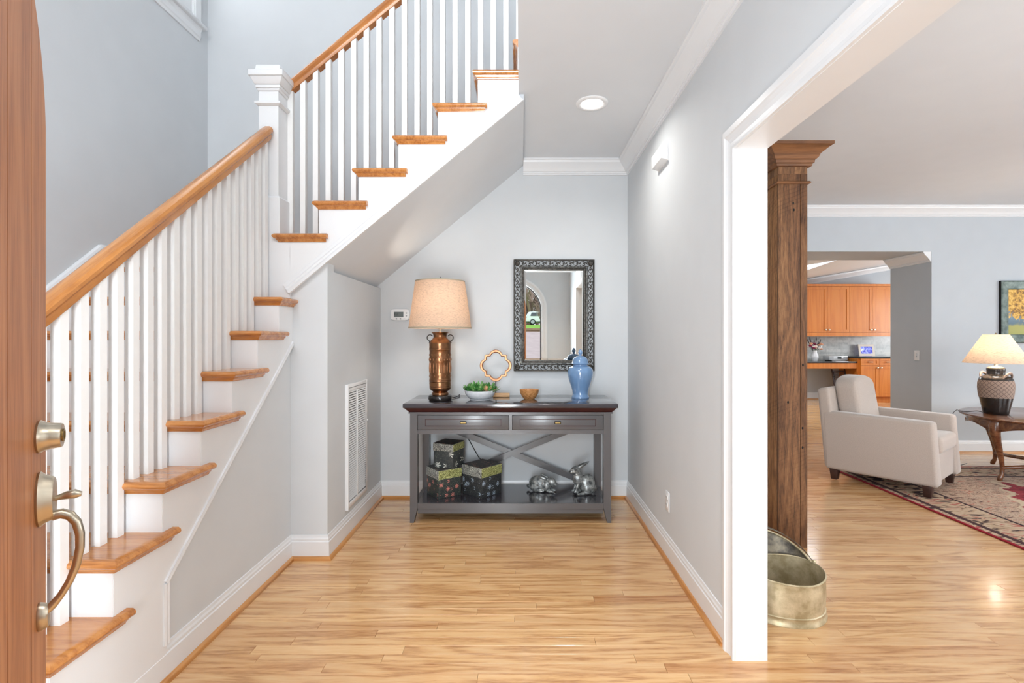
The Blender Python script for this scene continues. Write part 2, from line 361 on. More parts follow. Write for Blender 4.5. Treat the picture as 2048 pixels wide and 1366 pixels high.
# ------------------------------------------------------------------ floor: strip oak boards along X
floor = sroot('floor', 'glossy honey oak strip floor running through hall and living room')
MB().box(-2.6, 0.985, YF - 0.16, 0.3, -0.06, -0.0125).box(-2.6, 9.6, 0.3, 10.7, -0.06, -0.0125).build('subfloor', 'gap_black', floor)
rng = random.Random(3)
PW = 0.0585
rest = MB(); near = []
def plank(mb, x0, x1, y0, y1):
    g = 0.0005; c = 0.0007
    mb.cur = min(1, max(0.001, rng.gauss(0.52, 0.2)))
    vs = [(x0 + g, y0 + g, -0.012), (x1 - g, y0 + g, -0.012), (x1 - g, y1 - g, -0.012), (x0 + g, y1 - g, -0.012),
          (x0 + g, y0 + g, -c), (x1 - g, y0 + g, -c), (x1 - g, y1 - g, -c), (x0 + g, y1 - g, -c),
          (x0 + g + c, y0 + g + c, 0), (x1 - g - c, y0 + g + c, 0), (x1 - g - c, y1 - g - c, 0), (x0 + g + c, y1 - g - c, 0)]
    fs = [(8, 9, 10, 11)]
    for a in (0, 4): fs += [(a, a + 1, a + 5, a + 4), (a + 1, a + 2, a + 6, a + 5), (a + 2, a + 3, a + 7, a + 6), (a + 3, a, a + 4, a + 7)]
    mb.add(vs, fs)
row = 0; y = YF - 0.16
while y < 10.66:
    x = -1.36 - rng.random() * 0.9; xmax = 9.5 if y > YLB else (8.1 if y > 0.2 else 0.98)
    while x < xmax:
        ln = rng.uniform(0.45, 1.5); x1 = min(x + ln, xmax)
        inview = 1.80 < y < 3.35 and x1 > -1.4 and x < 1.0 * y + 0.1 and not (x > XR and x1 < XR + WT and y > YJ)
        if inview and len(near) < 292:
            mb = MB(); plank(mb, x, x1, y, y + PW); near.append(mb)
        else:
            plank(rest, x, x1, y, y + PW)
        x = x1
    y += PW; row += 1
for mb in near: mb.build('plank', 'oak_floor', floor)
o = rest.build('plank_field', 'oak_floor', floor); o['kind'] = 'stuff'

# ------------------------------------------------------------------ walls
def holes_wall(mb, u0, u1, z0, z1, holes, f):
    """boxes that fill the rectangle but for the holes; f(ua, ub, za, zb) adds one box"""
    us = sorted({u0, u1, *[h[0] for h in holes], *[h[1] for h in holes]}); zs = sorted({z0, z1, *[h[2] for h in holes], *[h[3] for h in holes]})
    for a, b in zip(us, us[1:]):
        za = None
        for c, d in zip(zs, zs[1:]):
            inside = any(h[0] <= a and b <= h[1] and h[2] <= c and d <= h[3] for h in holes)
            if not inside and za is None: za = c
            if (inside or d == z1) and za is not None:
                f(a, b, za, c if inside else d); za = None
RD = (XD1 - XD0) / 2; XDM = (XD0 + XD1) / 2
m = MB()
fwin = [(-1.95, 0.45, 3.3, 5.0)]  # opening for the added foyer window
holes_wall(m, -2.66, XR + WT, 0, ZT, [(XD0, XD1, 0, ZSP + RD)] + fwin, lambda a, b, c, d: m.box(a, b, YF - 0.16, YF, c, d))
for sgn in (-1, 1):
    pts = [(XDM + sgn * RD, ZSP)] + [(XDM + sgn * RD * math.cos(t), ZSP + RD * math.sin(t)) for t in [i * PI / 2 / 14 for i in range(1, 15)]] + [(XDM + sgn * RD, ZSP + RD)]
    m.prism(pts, lambda p, q: (p, YF - 0.16, q), lambda p, q: (p, YF, q))
struct(m.build('wall_front', 'wall_paint'), 'light grey front wall with arched doorway seen in the mirror')

m = MB()
holes_wall(m, XR + WT, 8.22, 0, ZL, [(2.40, 4.20, 0.7, 2.4), (5.2, 7.0, 0.7, 2.4)], lambda a, b, c, d: m.box(a, b, YFL - 0.16, YFL, c, d))
struct(m.build('wall_living_front', 'wall_paint_blue'), 'front wall of the living room with two added windows')
m = MB()
holes_wall(m, YF - 0.16, YB, 0, ZT, [(2.87, 3.90, 3.76, 5.05)], lambda a, b, c, d: m.box(XL - 0.12, XL, a, b, c, d))
struct(m.build('wall_left', 'wall_paint'), 'tall pale grey stairwell wall behind the lower flight')
struct(MB().box(XL - 0.12, XR + WT, YB, YB + 0.12, 0, ZT).build('wall_back', 'wall_paint'), 'pale grey wall behind the console table and upper flight')
m = MB()
holes_wall(m, YF, YLB, 0, ZT, [(0.40, YJ, 0, ZO)], lambda a, b, c, d: m.box(XR, XR + WT, a, b, c, d))
struct(m.build('wall_right', 'wall_paint'), 'pale grey hall wall with the wide cased opening')

# wall under the lower flight, return and closet wall under the upper flight
def stepz(k): return RISE * k
poly = [(1.16, 0), (YU, 0), (YU, stepz(8) - 0.03)]
for k in range(8, 0, -1):
    yr = NOSE_L8 - RUN_L * (8 - k) + 0.046
    poly += [(yr, stepz(k) - 0.03), (yr, stepz(k - 1) - 0.03 if k > 1 else 0.0)]
poly = poly[:-1]
struct(MB().prism(poly, lambda p, q: (XS - 0.10, p, q), lambda p, q: (XS, p, q)).build('wall_stair', 'wall_paint'), 'grey painted wall panel below the lower stair flight')
SB = lambda x: 1.697 + (x + 1.185) * 0.825   # underside of the upper flight
struct(MB().prism([(XS - 0.1, 0), (XC, 0), (XC, SB(XC)), (XS - 0.1, SB(XS - 0.1))], lambda p, q: (p, YU, q), lambda p, q: (p, YU + 0.1, q)).build('wall_return', 'wall_paint'), 'narrow pale grey wall between stair wall and vent wall')
struct(MB().box(XC - 0.1, XC, YU + 0.1, YB, 0, SB(XC - 0.05)).build('wall_closet', 'wall_paint'), 'pale grey closet wall that carries the return vent')
struct(MB().prism([(XS - 0.1, SB(XS - 0.1)), (0.02, SB(0.02)), (0.02, ZC + 0.02), (-0.08, ZC + 0.02), (XS - 0.1, SB(XS - 0.1) + 0.09)], lambda p, q: (p, YU + 0.002, q), lambda p, q: (p, YB, q)).build('ceiling_sloped', 'ceiling_paint'), 'sloped white underside of the upper stair flight')
# ceilings
struct(MB().box(-0.012, XR, YF, YB, ZC, 3.03).build('ceiling', 'ceiling_paint'), 'white hall ceiling with a recessed light')
struct(MB().box(XL, XR + WT, YF - 0.16, YB + 0.12, ZT, ZT + 0.1).build('ceiling_stairwell', 'ceiling_paint'), 'high white ceiling of the stairwell')
struct(MB().box(XR + WT, 8.2, YFL, YLB, ZL, ZL + 0.1).build('ceiling_living', 'ceiling_paint'), 'white living room ceiling')
# living room shell
XK = 4.64; ZH = 2.27
m = MB()
holes_wall(m, XR + WT, 8.2, 0, ZL, [(2.0, XK, 0, ZH)], lambda a, b, c, d: m.box(a, b, YLB, YLB + (0.635 if (c >= ZH - 0.01 and b <= XK + 0.01) else 0.12), c, d))
m.box(XK, XK + 0.8, YLB + 0.12, YLB + 0.635, 0, 2.9)
struct(m.build('wall_living', 'wall_paint_blue'), 'blue grey living room wall with the framed picture')
m = MB(); holes_wall(m, YFL, YLB, 0, ZL, [(1.9, 4.1, 0.7, 2.4)], lambda a, b, c, d: m.box(8.1, 8.22, a, b, c, d))
struct(m.build('wall_east', 'wall_paint_blue'), 'pale grey side wall of the living room with an added window')
# kitchen shell
YK = 10.65
struct(MB().box(2.0, 9.6, YK, YK + 0.12, 0, 3.6).build('wall_kitchen', 'wall_paint_blue'), 'grey kitchen wall behind the orange cabinets')
struct(MB().box(1.9, 2.0, YLB + 0.1, YK, 0, 3.2).build('wall_kitchen_left', 'wall_paint_blue'), 'grey left wall of the kitchen')
m = MB(); holes_wall(m, YLB + 0.12, YK, 0, 3.6, [(7.1, 9.5, 0.9, 2.3)], lambda a, b, c, d: m.box(9.5, 9.62, a, b, c, d))
struct(m.build('wall_kitchen_right', 'wall_paint_blue'), 'grey right wall of the kitchen with an added window')
KZ = lambda x, y: 2.836 + 0.172 * (x - 7.8) - 0.06 * (y - YK)
def kslab(m, x0, x1, y0, y1, lo=0.0, hi=0.08):
    vs = [(x, y, KZ(x, y) + dz) for dz in (lo, hi) for (x, y) in ((x0, y0), (x1, y0), (x1, y1), (x0, y1))]
    m.add(vs, [(0, 3, 2, 1), (4, 5, 6, 7), (0, 1, 5, 4), (1, 2, 6, 5), (2, 3, 7, 6), (3, 0, 4, 7)])
m = MB(); SKY = (3.9, 4.95, 7.9, 9.3)
for (a, b, c, d) in ((1.9, SKY[0], YLB + 0.3, YK), (SKY[1], 9.6, YLB + 0.3, YK), (SKY[0], SKY[1], YLB + 0.3, SKY[2]), (SKY[0], SKY[1], SKY[3], YK)): kslab(m, a, b, c, d)
struct(m.build('ceiling_kitchen', 'ceiling_paint'), 'sloping white kitchen ceiling with a skylight')
wn = sroot('window_skylight', 'bright skylight in the sloping kitchen ceiling')
m = MB(); kslab(m, SKY[0], SKY[1], SKY[2], SKY[3], 0.06, 0.08); m.build('pane', 'skylight_glass', wn)

# ------------------------------------------------------------------ windows: the stair window, and unseen ones added to carry fill light
def window(name, label, corner, udir, wdt, hgt, nrm, cols=2, shutter=False):
    r = sroot(name, label); c = Vector(corner); u = Vector(udir); n = Vector(nrm); up = Vector((0, 0, 1))
    def bar(mb, a0, a1, z0, z1, d0, d1):
        mb.prism([(a0, z0), (a1, z0), (a1, z1), (a0, z1)], lambda p, q: c + u * p + up * q + n * d0, lambda p, q: c + u * p + up * q + n * d1)
    cw = 0.085
    m = MB(); bar(m, -cw, 0, 0, hgt + cw, -0.02, 0.022); bar(m, wdt, wdt + cw, 0, hgt + cw, -0.02, 0.022); bar(m, 0, wdt, hgt, hgt + cw, -0.02, 0.022)
    for a in (-cw, wdt): bar(m, a + 0.01, a + cw - 0.01, 0.0, hgt, 0.022, 0.028)
    m.build('casing', 'trim_white', r)
    m = MB(); bar(m, -cw - 0.03, wdt + cw + 0.03, -0.028, 0.0, -0.02, 0.055); m.build('sill', 'trim_white', r, bevel=0.006)
    m = MB(); P = [(0.0, -0.028), (0.030, -0.028), (0.026, -0.045), (0.020, -0.055), (0.020, -0.095), (0.014, -0.105), (0.010, -0.125), (0.0, -0.125)]
    a = c + u * (-cw); b = c + u * (wdt + cw); m.sweep(P, a, b, n); m.build('apron', 'trim_white', r)
    m = MB(); bar(m, 0, 0.045, 0, hgt, -0.09, -0.05); bar(m, wdt - 0.045, wdt, 0, hgt, -0.09, -0.05); bar(m, 0, wdt, 0, 0.05, -0.09, -0.05); bar(m, 0, wdt, hgt - 0.05, hgt, -0.09, -0.05); bar(m, 0, wdt, hgt / 2 - 0.02, hgt / 2 + 0.02, -0.09, -0.05)
    m.build('sash', 'trim_white', r)
    m = MB(); bar(m, 0, wdt, 0, hgt, -0.1, -0.095); m.build('pane', 'window_glass_bright', r)
    if shutter:
        half = wdt / 2
        for k in range(2):
            sh = MB(); s0 = k * half + 0.004; s1 = (k + 1) * half - 0.004
            bar(sh, s0, s0 + 0.06, 0.004, hgt - 0.004, -0.03, 0.0); bar(sh, s1 - 0.06, s1, 0.004, hgt - 0.004, -0.03, 0.0)
            bar(sh, s0 + 0.06, s1 - 0.06, 0.004, 0.11, -0.03, 0.0); bar(sh, s0 + 0.06, s1 - 0.06, hgt - 0.1, hgt - 0.004, -0.03, 0.0)
            so = sh.build('shutter', 'trim_white', r)
            lv = None; nl = int((hgt - 0.23) / 0.062)
            for i in range(nl):
                z = 0.15 + i * 0.062
                lm = MB(); lm.prism([(-0.03, -0.022), (-0.027, -0.026), (0.03, 0.022), (0.027, 0.026)], lambda p, q: c + u * (s0 + 0.06) + n * (p - 0.03) + up * (z + q), lambda p, q: c + u * (s1 - 0.06) + n * (p - 0.03) + up * (z + q))
                lm.build('louver', 'trim_white', so)
        hm = MB(); bar(hm, wdt - 0.02, wdt - 0.008, 0.16, 0.23, 0.0, 0.006); hm.build('hinge', 'satin_nickel', r)
    return r
window('window_1', 'white stair window with louvered shutter high on the left wall', (XL, 2.87, 3.76), (0, 1, 0), 1.03, 1.29, (1, 0, 0), shutter=True)
window('window_added_2', 'added unseen foyer window above the front door', (-1.95, YF, 3.3), (1, 0, 0), 2.4, 1.7, (0, 1, 0))
window('window_added_3', 'added unseen living room front window next to the hall', (2.40, YFL, 0.7), (1, 0, 0), 1.8, 1.7, (0, 1, 0))
window('window_added_4', 'added unseen living room front window far from the hall', (5.2, YFL, 0.7), (1, 0, 0), 1.8, 1.7, (0, 1, 0))
window('window_added_5', 'added unseen living room side window', (8.1, 1.9, 0.7), (0, 1, 0), 2.2, 1.7, (-1, 0, 0))
window('window_added_6', 'added unseen kitchen side window', (9.5, 7.1, 0.9), (0, 1, 0), 2.4, 1.4, (-1, 0, 0))

# ------------------------------------------------------------------ baseboards with oak shoe mouldings
BB = [(0, 0), (0.014, 0), (0.014, 0.102), (0.010, 0.106), (0.010, 0.118), (0.006, 0.126), (0.004, 0.138), (0, 0.14)]
SHOE = [(0.014, 0.0), (0.032, 0.0), (0.031, 0.008), (0.026, 0.015), (0.019, 0.019), (0.014, 0.020)]
def base(name, label, p0, p1, out, m0, m1, axis, shoe=True):
    o = struct(MB().sweep(BB, p0, p1, out, m0=m0, m1=m1).build(name, 'trim_white'), label)
    if shoe: MB().sweep(SHOE, p0, p1, out, m0=m0, m1=m1).build('shoe_molding', 'oak_shoe_' + axis, o, smooth=50)
base('baseboard_back', 'white baseboard behind the console table', (XC, YB, 0), (XR, YB, 0), (0, -1, 0), 1, -1, 'x')
base('baseboard_right', 'white baseboard along the right hall wall', (XR, YJ + 0.095, 0), (XR, YB, 0), (-1, 0, 0), 0, -1, 'y')
base('baseboard_stair', 'white baseboard below the lower stair flight', (XS, 1.16, 0), (XS, YU, 0), (1, 0, 0), 0, -1, 'y')
base('baseboard_return', 'short white baseboard facing the door below the stair', (XS, YU, 0), (XC, YU, 0), (0, -1, 0), 1, 1, 'x')
base('baseboard_closet', 'white baseboard below the return vent', (XC, YU, 0), (XC, YB, 0), (1, 0, 0), -1, -1, 'y')
base('baseboard_living', 'white baseboard behind the round side table', (XK, YLB, 0), (8.1, YLB, 0), (0, -1, 0), 0, -1, 'x')
base('baseboard_kitchen', 'white baseboard below the kitchen desk', (2.0, YK, 0), (6.74, YK, 0), (0, -1, 0), 0, 0, 'x')
base('baseboard_front', 'white baseboard beside the front door', (XD1 + 0.12, YF, 0), (XR, YF, 0), (0, 1, 0), 0, 0, 'x')

# ------------------------------------------------------------------ crown mouldings
CR = [(0, 0), (0.088, 0), (0.088, -0.012), (0.080, -0.018), (0.076, -0.030), (0.062, -0.044), (0.046, -0.058), (0.034, -0.074), (0.026, -0.088), (0.016, -0.092), (0.016, -0.100), (0.010, -0.104), (0.010, -0.114), (0, -0.114)]
struct(MB().sweep(CR, (0.022, YB, ZC), (XR, YB, ZC), (0, -1, 0), m1=-1).build('trim_1', 'trim_white', smooth=14), 'white crown moulding above the mirror wall')
struct(MB().sweep(CR, (XR, YF, ZC), (XR, YB, ZC), (-1, 0, 0), m0=0, m1=-1).build('trim_2', 'trim_white', smooth=14), 'white crown moulding along the right hall wall')
struct(MB().sweep(CR, (XR + WT, YLB, ZL), (8.1, YLB, ZL), (0, -1, 0), m0=0, m1=0).build('trim_3', 'trim_white', smooth=14), 'white crown moulding of the far living room wall')
struct(MB().sweep(CR, (XK, YLB + 0.004, ZH), (XK, YLB + 0.635, ZH), (-1, 0, 0), m0=0.0, m1=0).build('trim_4', 'trim_white', smooth=14), 'white crown moulding inside the kitchen passage')
P0, P1 = Vector((2.0, YK, KZ(2.0, YK))), Vector((9.5, YK, KZ(9.5, YK))); dn = (P1 - P0).normalized(); up = Vector((-dn.z, 0, dn.x))
struct(MB().sweep(CR, P0, P1, (0, -1, 0), up=up).build('trim_5', 'trim_white', smooth=14), 'white sloping crown moulding above the kitchen cabinets')

# ------------------------------------------------------------------ cased opening to the living room
CS = [(0, 0), (0, 0.018), (0.012, 0.018), (0.016, 0.014), (0.030, 0.013), (0.046, 0.016), (0.060, 0.022), (0.064, 0.026), (0.078, 0.026), (0.082, 0.020), (0.095, 0.020), (0.095, 0)]   # (across, out)
cas = sroot('trim_6', 'white casing and jamb of the wide opening to the living room')
for side, out in ((XR, -1), (XR + WT, 1)):
    m = MB()
    f = lambda yy, zz: (lambda a, o: None)
    def leg(m, y, sgn):
        m.prism(CS, lambda a, o: (side + out * o, y + sgn * a, 0), lambda a, o: (side + out * o, y + sgn * a, ZO + a))
    leg(m, YJ, 1); m.build('casing', 'trim_white', cas, smooth=10)
    m = MB(); leg(m, 0.40, -1); m.build('casing', 'trim_white', cas, smooth=10)
    m = MB(); m.prism(CS, lambda a, o: (side + out * o, 0.40 - a, ZO + a), lambda a, o: (side + out * o, YJ + a, ZO + a)); m.build('casing', 'trim_white', cas, smooth=10)
m = MB(); m.box(XR - 0.006, XR + WT + 0.006, YJ - 0.002, YJ + 0.012, 0, ZO); m.build('jamb', 'trim_white', cas)
m = MB(); m.box(XR - 0.006, XR + WT + 0.006, 0.388, 0.402, 0, ZO); m.build('jamb', 'trim_white', cas)
m = MB(); m.box(XR - 0.006, XR + WT + 0.006, 0.402, YJ - 0.002, ZO - 0.002, ZO + 0.012); m.build('head_jamb', 'trim_white', cas)

# arched casing of the front door (seen in the mirror)
arc = sroot('trim_7', 'cream arched casing of the front doorway seen in the mirror')
prof = [(0.0, 0.0), (0.0, 0.02), (0.02, 0.02), (0.03, 0.014), (0.05, 0.016), (0.07, 0.028), (0.10, 0.028), (0.10, 0)]
m = MB(); path = [(XD1, 0.0, 1.0, 0.0), (XD1, ZSP, 1.0, 0.0)] + [(XDM + RD * math.cos(t), ZSP + RD * math.sin(t), math.cos(t), math.sin(t)) for t in [i * PI / 28 for i in range(1, 28)]] + [(XD0, ZSP, -1.0, 0.0), (XD0, 0.0, -1.0, 0.0)]
vs_, fs_ = [], []; k = len(prof)
for (x, z, nx, nz) in path:
    vs_ += [(x + nx * a, YF + o_, z + nz * a) for a, o_ in prof]
for i in range(len(path) - 1): fs_ += [(i * k + j, i * k + (j + 1) % k, (i + 1) * k + (j + 1) % k, (i + 1) * k + j) for j in range(k)]
m.add(vs_, fs_); m.build('casing', 'trim_white', arc, smooth=30)
m = MB(); vs_, fs_ = [], []
for (x, z, nx, nz) in path: vs_ += [(x, YF - 0.16, z), (x - nx * 0.018, YF - 0.16, z - nz * 0.018), (x - nx * 0.018, YF - 0.05, z - nz * 0.018), (x, YF - 0.05, z)]
for i in range(len(path) - 1): fs_ += [(i * 4 + j, i * 4 + (j + 1) % 4, (i + 1) * 4 + (j + 1) % 4, (i + 1) * 4 + j) for j in range(4)]
m.add(vs_, fs_); m.build('weatherstrip', 'iron', arc)

# skirt on the left wall along the lower flight and baseboards of the landing
m = MB()
ya, yb = 1.0, 2.975; za = lambda yy: stepz(8) + (yy - NOSE_L8) * 0.8355 + 0.12
sk = [(ya, 0), (YB, 0), (YB, stepz(9) + 0.145), (3.05, stepz(9) + 0.145), (2.985, za(2.985)), (ya, max(0.1, za(ya)))]
m.prism([(ya, 0.0), (2.99, stepz(8) - 0.1), (2.99, stepz(9)), (YB, stepz(9)), (YB, stepz(9) + 0.135), (3.05, stepz(9) + 0.135), (ya, stepz(9) + 0.135 - 2.05 * 0.8355)], lambda p, q: (XL, p, q), lambda p, q: (XL + 0.012, p, q))
dv = Vector((0, 1, 0.8355)).normalized(); nv = Vector((0, -dv.z, dv.y))
CAP = [(0, -0.012), (0.02, -0.012), (0.022, 0.0), (0.016, 0.012), (0.008, 0.018), (0, 0.018)]
p1 = Vector((XL, 3.05, stepz(9) + 0.13)); p0 = p1 - dv * 2.6
m.sweep(CAP, p0, p1, (1, 0, 0), up=nv); m.sweep(CAP, p1, (XL, YB, p1.z), (1, 0, 0))
struct(m.build('trim_8', 'trim_white'), 'white skirt board climbing the left wall beside the treads')
m = MB(); m.sweep(BB, (XL, YB, stepz(9)), (XS - 0.06, YB, stepz(9)), (0, -1, 0)); struct(m.build('baseboard_landing', 'trim_white'), 'white baseboard on the stair landing')
# ------------------------------------------------------------------ staircase
st = thing('staircase', 'white and oak L-shaped staircase climbing from the door to the upper floor', 'staircase', (0, 0, 0))
YUF = YU - 0.012   # outer face of the upper stringer board
XSF = XS + 0.012   # outer face of the lower stringer board
NOSEP = [(0.0, -0.027), (0.022, -0.027), (0.030, -0.021), (0.033, -0.0135), (0.030, -0.006), (0.022, 0.0), (0.0, 0.0)]   # bullnose, out from the riser line
COVE = [(0.0, -0.027), (0.017, -0.027), (0.015, -0.034), (0.008, -0.040), (0.006, -0.046), (0.0, -0.046)]
def flight(k0, k1, mp, run, nose0, kref, vin, vout, wood_mat, rt_len, last_end=None):
    """mp(u, v, z) -> world; u climbs, v grows to the open side; nose of tread k at nose0 + run * (k - kref)"""
    for k in range(k0, k1 + 1):
        n = nose0 + run * (k - kref); z = RISE * k; r = n + 0.033   # riser line
        ue = r + run if last_end is None or k < k1 else last_end
        m = MB(); m.cur = random.random()
        m.prism([(r, z - 0.027), (ue + 0.002, z - 0.027), (ue + 0.002, z), (r, z)], lambda p, q: mp(p, vin, q), lambda p, q: mp(p, vout, q))
        m.prism(NOSEP, lambda o, q: mp(r - o, vin, z + q), lambda o, q: mp(r - o, vout + o, z + q))        # front nosing, mitred
        re = min(n + rt_len, last_end + 0.03 if last_end is not None and k == k1 else 99)
        m.prism(NOSEP, lambda o, q: mp(r - o, vout + o, z + q), lambda o, q: mp(re, vout + o, z + q))      # side return
        t = m.build('tread', wood_mat, st, smooth=40)
        m = MB(); m.cur = random.random()
        m.prism(COVE, lambda o, q: mp(r - o, vin, z + q), lambda o, q: mp(r - o, vout + o, z + q))
        m.prism(COVE, lambda o, q: mp(r - o, vout + o, z + q), lambda o, q: mp(re - 0.012, vout + o, z + q))
        m.build('cove_molding', wood_mat, t, smooth=40)
        m = MB(); m.prism([(r - 0.003, z - RISE), (r + 0.015, z - RISE), (r + 0.015, z - 0.027), (r - 0.003, z - 0.027)], lambda p, q: mp(p, vin, q), lambda p, q: mp(p, vout - 0.001, q)); m.build('riser', 'trim_white', st)
lowm = lambda u, v, z: (v, u, z)
upm = lambda u, v, z: (u, -v, z)
flight(1, 8, lowm, RUN_L, NOSE_L8, 8, XL + 0.012, XSF, 'oak_tread_lower', 0.315, last_end=YU - 0.002)
flight(10, 15, upm, RUN_U, NOSE_U10, 10, -YB, -YUF, 'oak_tread_upper', 0.318)
# upper floor nosing
n16 = NOSE_U10 + 6 * RUN_U
m = MB(); r = n16 + 0.033; z = RISE * 16
m.prism(NOSEP, lambda o, q: (r - o, YUF, z + q), lambda o, q: (r - o, YB, z + q)); m.box(r, r + 0.3, YUF, YB, z - 0.027, z); m.prism(COVE, lambda o, q: (r - o, YUF, z + q), lambda o, q: (r - o, YB, z + q)); m.build('top_nosing', 'oak_tread_upper', st, smooth=40)
m = MB(); m.box(r - 0.003, r + 0.015, YUF + 0.001, YB, z - RISE, z - 0.027); m.build('riser', 'trim_white', st)
# landing
m = MB(); m.cur = 0.4; yl = 2.965
m.box(XL + 0.012, NOSE_U10 + 0.05, yl + 0.033, YB, RISE * 9 - 0.027, RISE * 9); m.prism(NOSEP, lambda o, q: (XL + 0.012, yl + 0.033 - o, RISE * 9 + q), lambda o, q: (-1.56, yl + 0.033 - o, RISE * 9 + q)); m.build('landing', 'oak_tread_lower', st, smooth=40)
m = MB(); m.box(XL + 0.012, XS - 0.1, YU + 0.02, YU + 0.035, RISE * 8, RISE * 9 - 0.027); m.build('riser', 'trim_white', st)
m = MB(); rr = NOSE_U10 + 0.033; m.box(rr - 0.003, rr + 0.015, YUF + 0.002, YB, RISE * 9, RISE * 10 - 0.027); m.build('riser', 'trim_white', st)
# stringer boards
poly = []
for k in range(8, 0, -1):
    yr = NOSE_L8 - RUN_L * (8 - k) + 0.033
    if k == 8: poly += [(YU, RISE * 8 - 0.02)]
    poly += [(yr, RISE * k - 0.02), (yr, max(0.0, RISE * (k - 1) - 0.02))]
yb0 = poly[-1][0]
LB = lambda yy: 0.373 + (yy - 1.911) * 0.843
poly = poly + [(1.911, 0.0), (1.911, 0.373), (YU, LB(YU))]
m = MB(); m.prism(poly, lambda p, q: (XS - 0.02, p, q), lambda p, q: (XSF, p, q)); so = m.build('stringer', 'trim_white', st)
EDGE = [(0.0, -0.012), (0.006, -0.012), (0.009, -0.004), (0.006, 0.006), (0.009, 0.012), (0.0, 0.014)]
dv = Vector((0, YU - 1.911, LB(YU) - 0.373)).normalized(); nv = Vector((0, -dv.z, dv.y))
m = MB(); m.sweep(EDGE, (XSF - 0.001, 1.905, 0.373), (XSF - 0.001, YU, LB(YU)), (1, 0, 0), up=nv); m.sweep(EDGE, (XSF - 0.001, 1.905, 0.14), (XSF - 0.001, 1.905, 0.373), (1, 0, 0), up=(0, 1, 0)); m.build('edge_molding', 'trim_white', so)
poly = [(XS, RISE * 10 - 0.02), (XS, SB(XS)), (-0.012, SB(-0.012)), (-0.012, RISE * 16 - 0.05), (n16 + 0.033, RISE * 16 - 0.05), (n16 + 0.033, RISE * 15 - 0.02)]
for k in range(15, 10, -1):
    xr = NOSE_U10 + RUN_U * (k - 10) + 0.033
    poly += [(xr, RISE * k - 0.02), (xr, RISE * (k - 1) - 0.02)]
m = MB(); m.prism(poly, lambda p, q: (p, YUF, q), lambda p, q: (p, YU + 0.0015, q))
m.box(NOSE_U10 + 0.033, XS + 0.001, YUF, YU + 0.02, RISE * 8 - 0.02, RISE * 10 - 0.02)
so = m.build('stringer', 'trim_white', st)
dv = Vector((1, 0, 0.825)).normalized(); nv = Vector((-dv.z, 0, dv.x))
P = [(0, -0.004), (0.020, -0.004), (0.020, 0.012), (0.013, 0.022), (0.013, 0.034), (0.006, 0.042), (0.004, 0.060), (0, 0.062)]
m = MB(); m.sweep(P, (XS, YUF, SB(XS)), (0.014, YUF, SB(0.014)), (0, -1, 0), up=nv); m.build('edge_molding', 'trim_white', so)
# handrails
RP = [(-0.022, -0.078), (0.022, -0.078), (0.026, -0.060), (0.024, -0.048), (0.034, -0.034), (0.034, -0.020), (0.026, -0.006), (0.012, 0.0), (-0.012, 0.0), (-0.026, -0.006), (-0.034, -0.020), (-0.034, -0.034), (-0.024, -0.048), (-0.026, -0.060)]
XBL, YBU = -1.482, 3.10
RZL = lambda yy: 1.446 + 0.805 * (yy - 1.6)
RZU = lambda xx: 2.85 + 0.835 * (xx + 1.4355)
m = MB(); m.prism(RP, lambda a, q: (XBL + a, 1.22, RZL(1.22) + q), lambda a, q: (XBL + a, 2.955, RZL(2.955) + q)); m.build('handrail', 'oak_rail_lower', st, smooth=35)
m = MB(); m.prism(RP, lambda a, q: (-1.43, YBU + a, RZU(-1.43) + q), lambda a, q: (0.30, YBU + a, RZU(0.30) + q)); m.build('handrail', 'oak_rail_upper', st, smooth=35)
BH = 0.0158
for k in range(2, 9):
    n = NOSE_L8 + RUN_L * (k - 8)
    for i in range(3):
        yc = n + 0.070 + 0.076 * i
        if yc > 2.93: continue
        m = MB(); m.prism([(yc - BH, RISE * k), (yc + BH, RISE * k), (yc + BH, RZL(yc + BH) - 0.07), (yc - BH, RZL(yc - BH) - 0.07)], lambda p, q: (XBL - BH, p, q), lambda p, q: (XBL + BH, p, q)); m.build('baluster', 'baluster_white', st)
for k in range(10, 17):
    n = NOSE_U10 + RUN_U * (k - 10)
    for i in range(3):
        xc = n + 0.036 + RUN_U / 3 * i
        if xc > 0.1: continue
        m = MB(); m.prism([(xc - BH, RISE * k), (xc + BH, RISE * k), (xc + BH, RZU(xc + BH) - 0.07), (xc - BH, RZU(xc - BH) - 0.07)], lambda p, q: (p, YBU - BH, q), lambda p, q: (p, YBU + BH, q)); m.build('baluster', 'baluster_white', st)
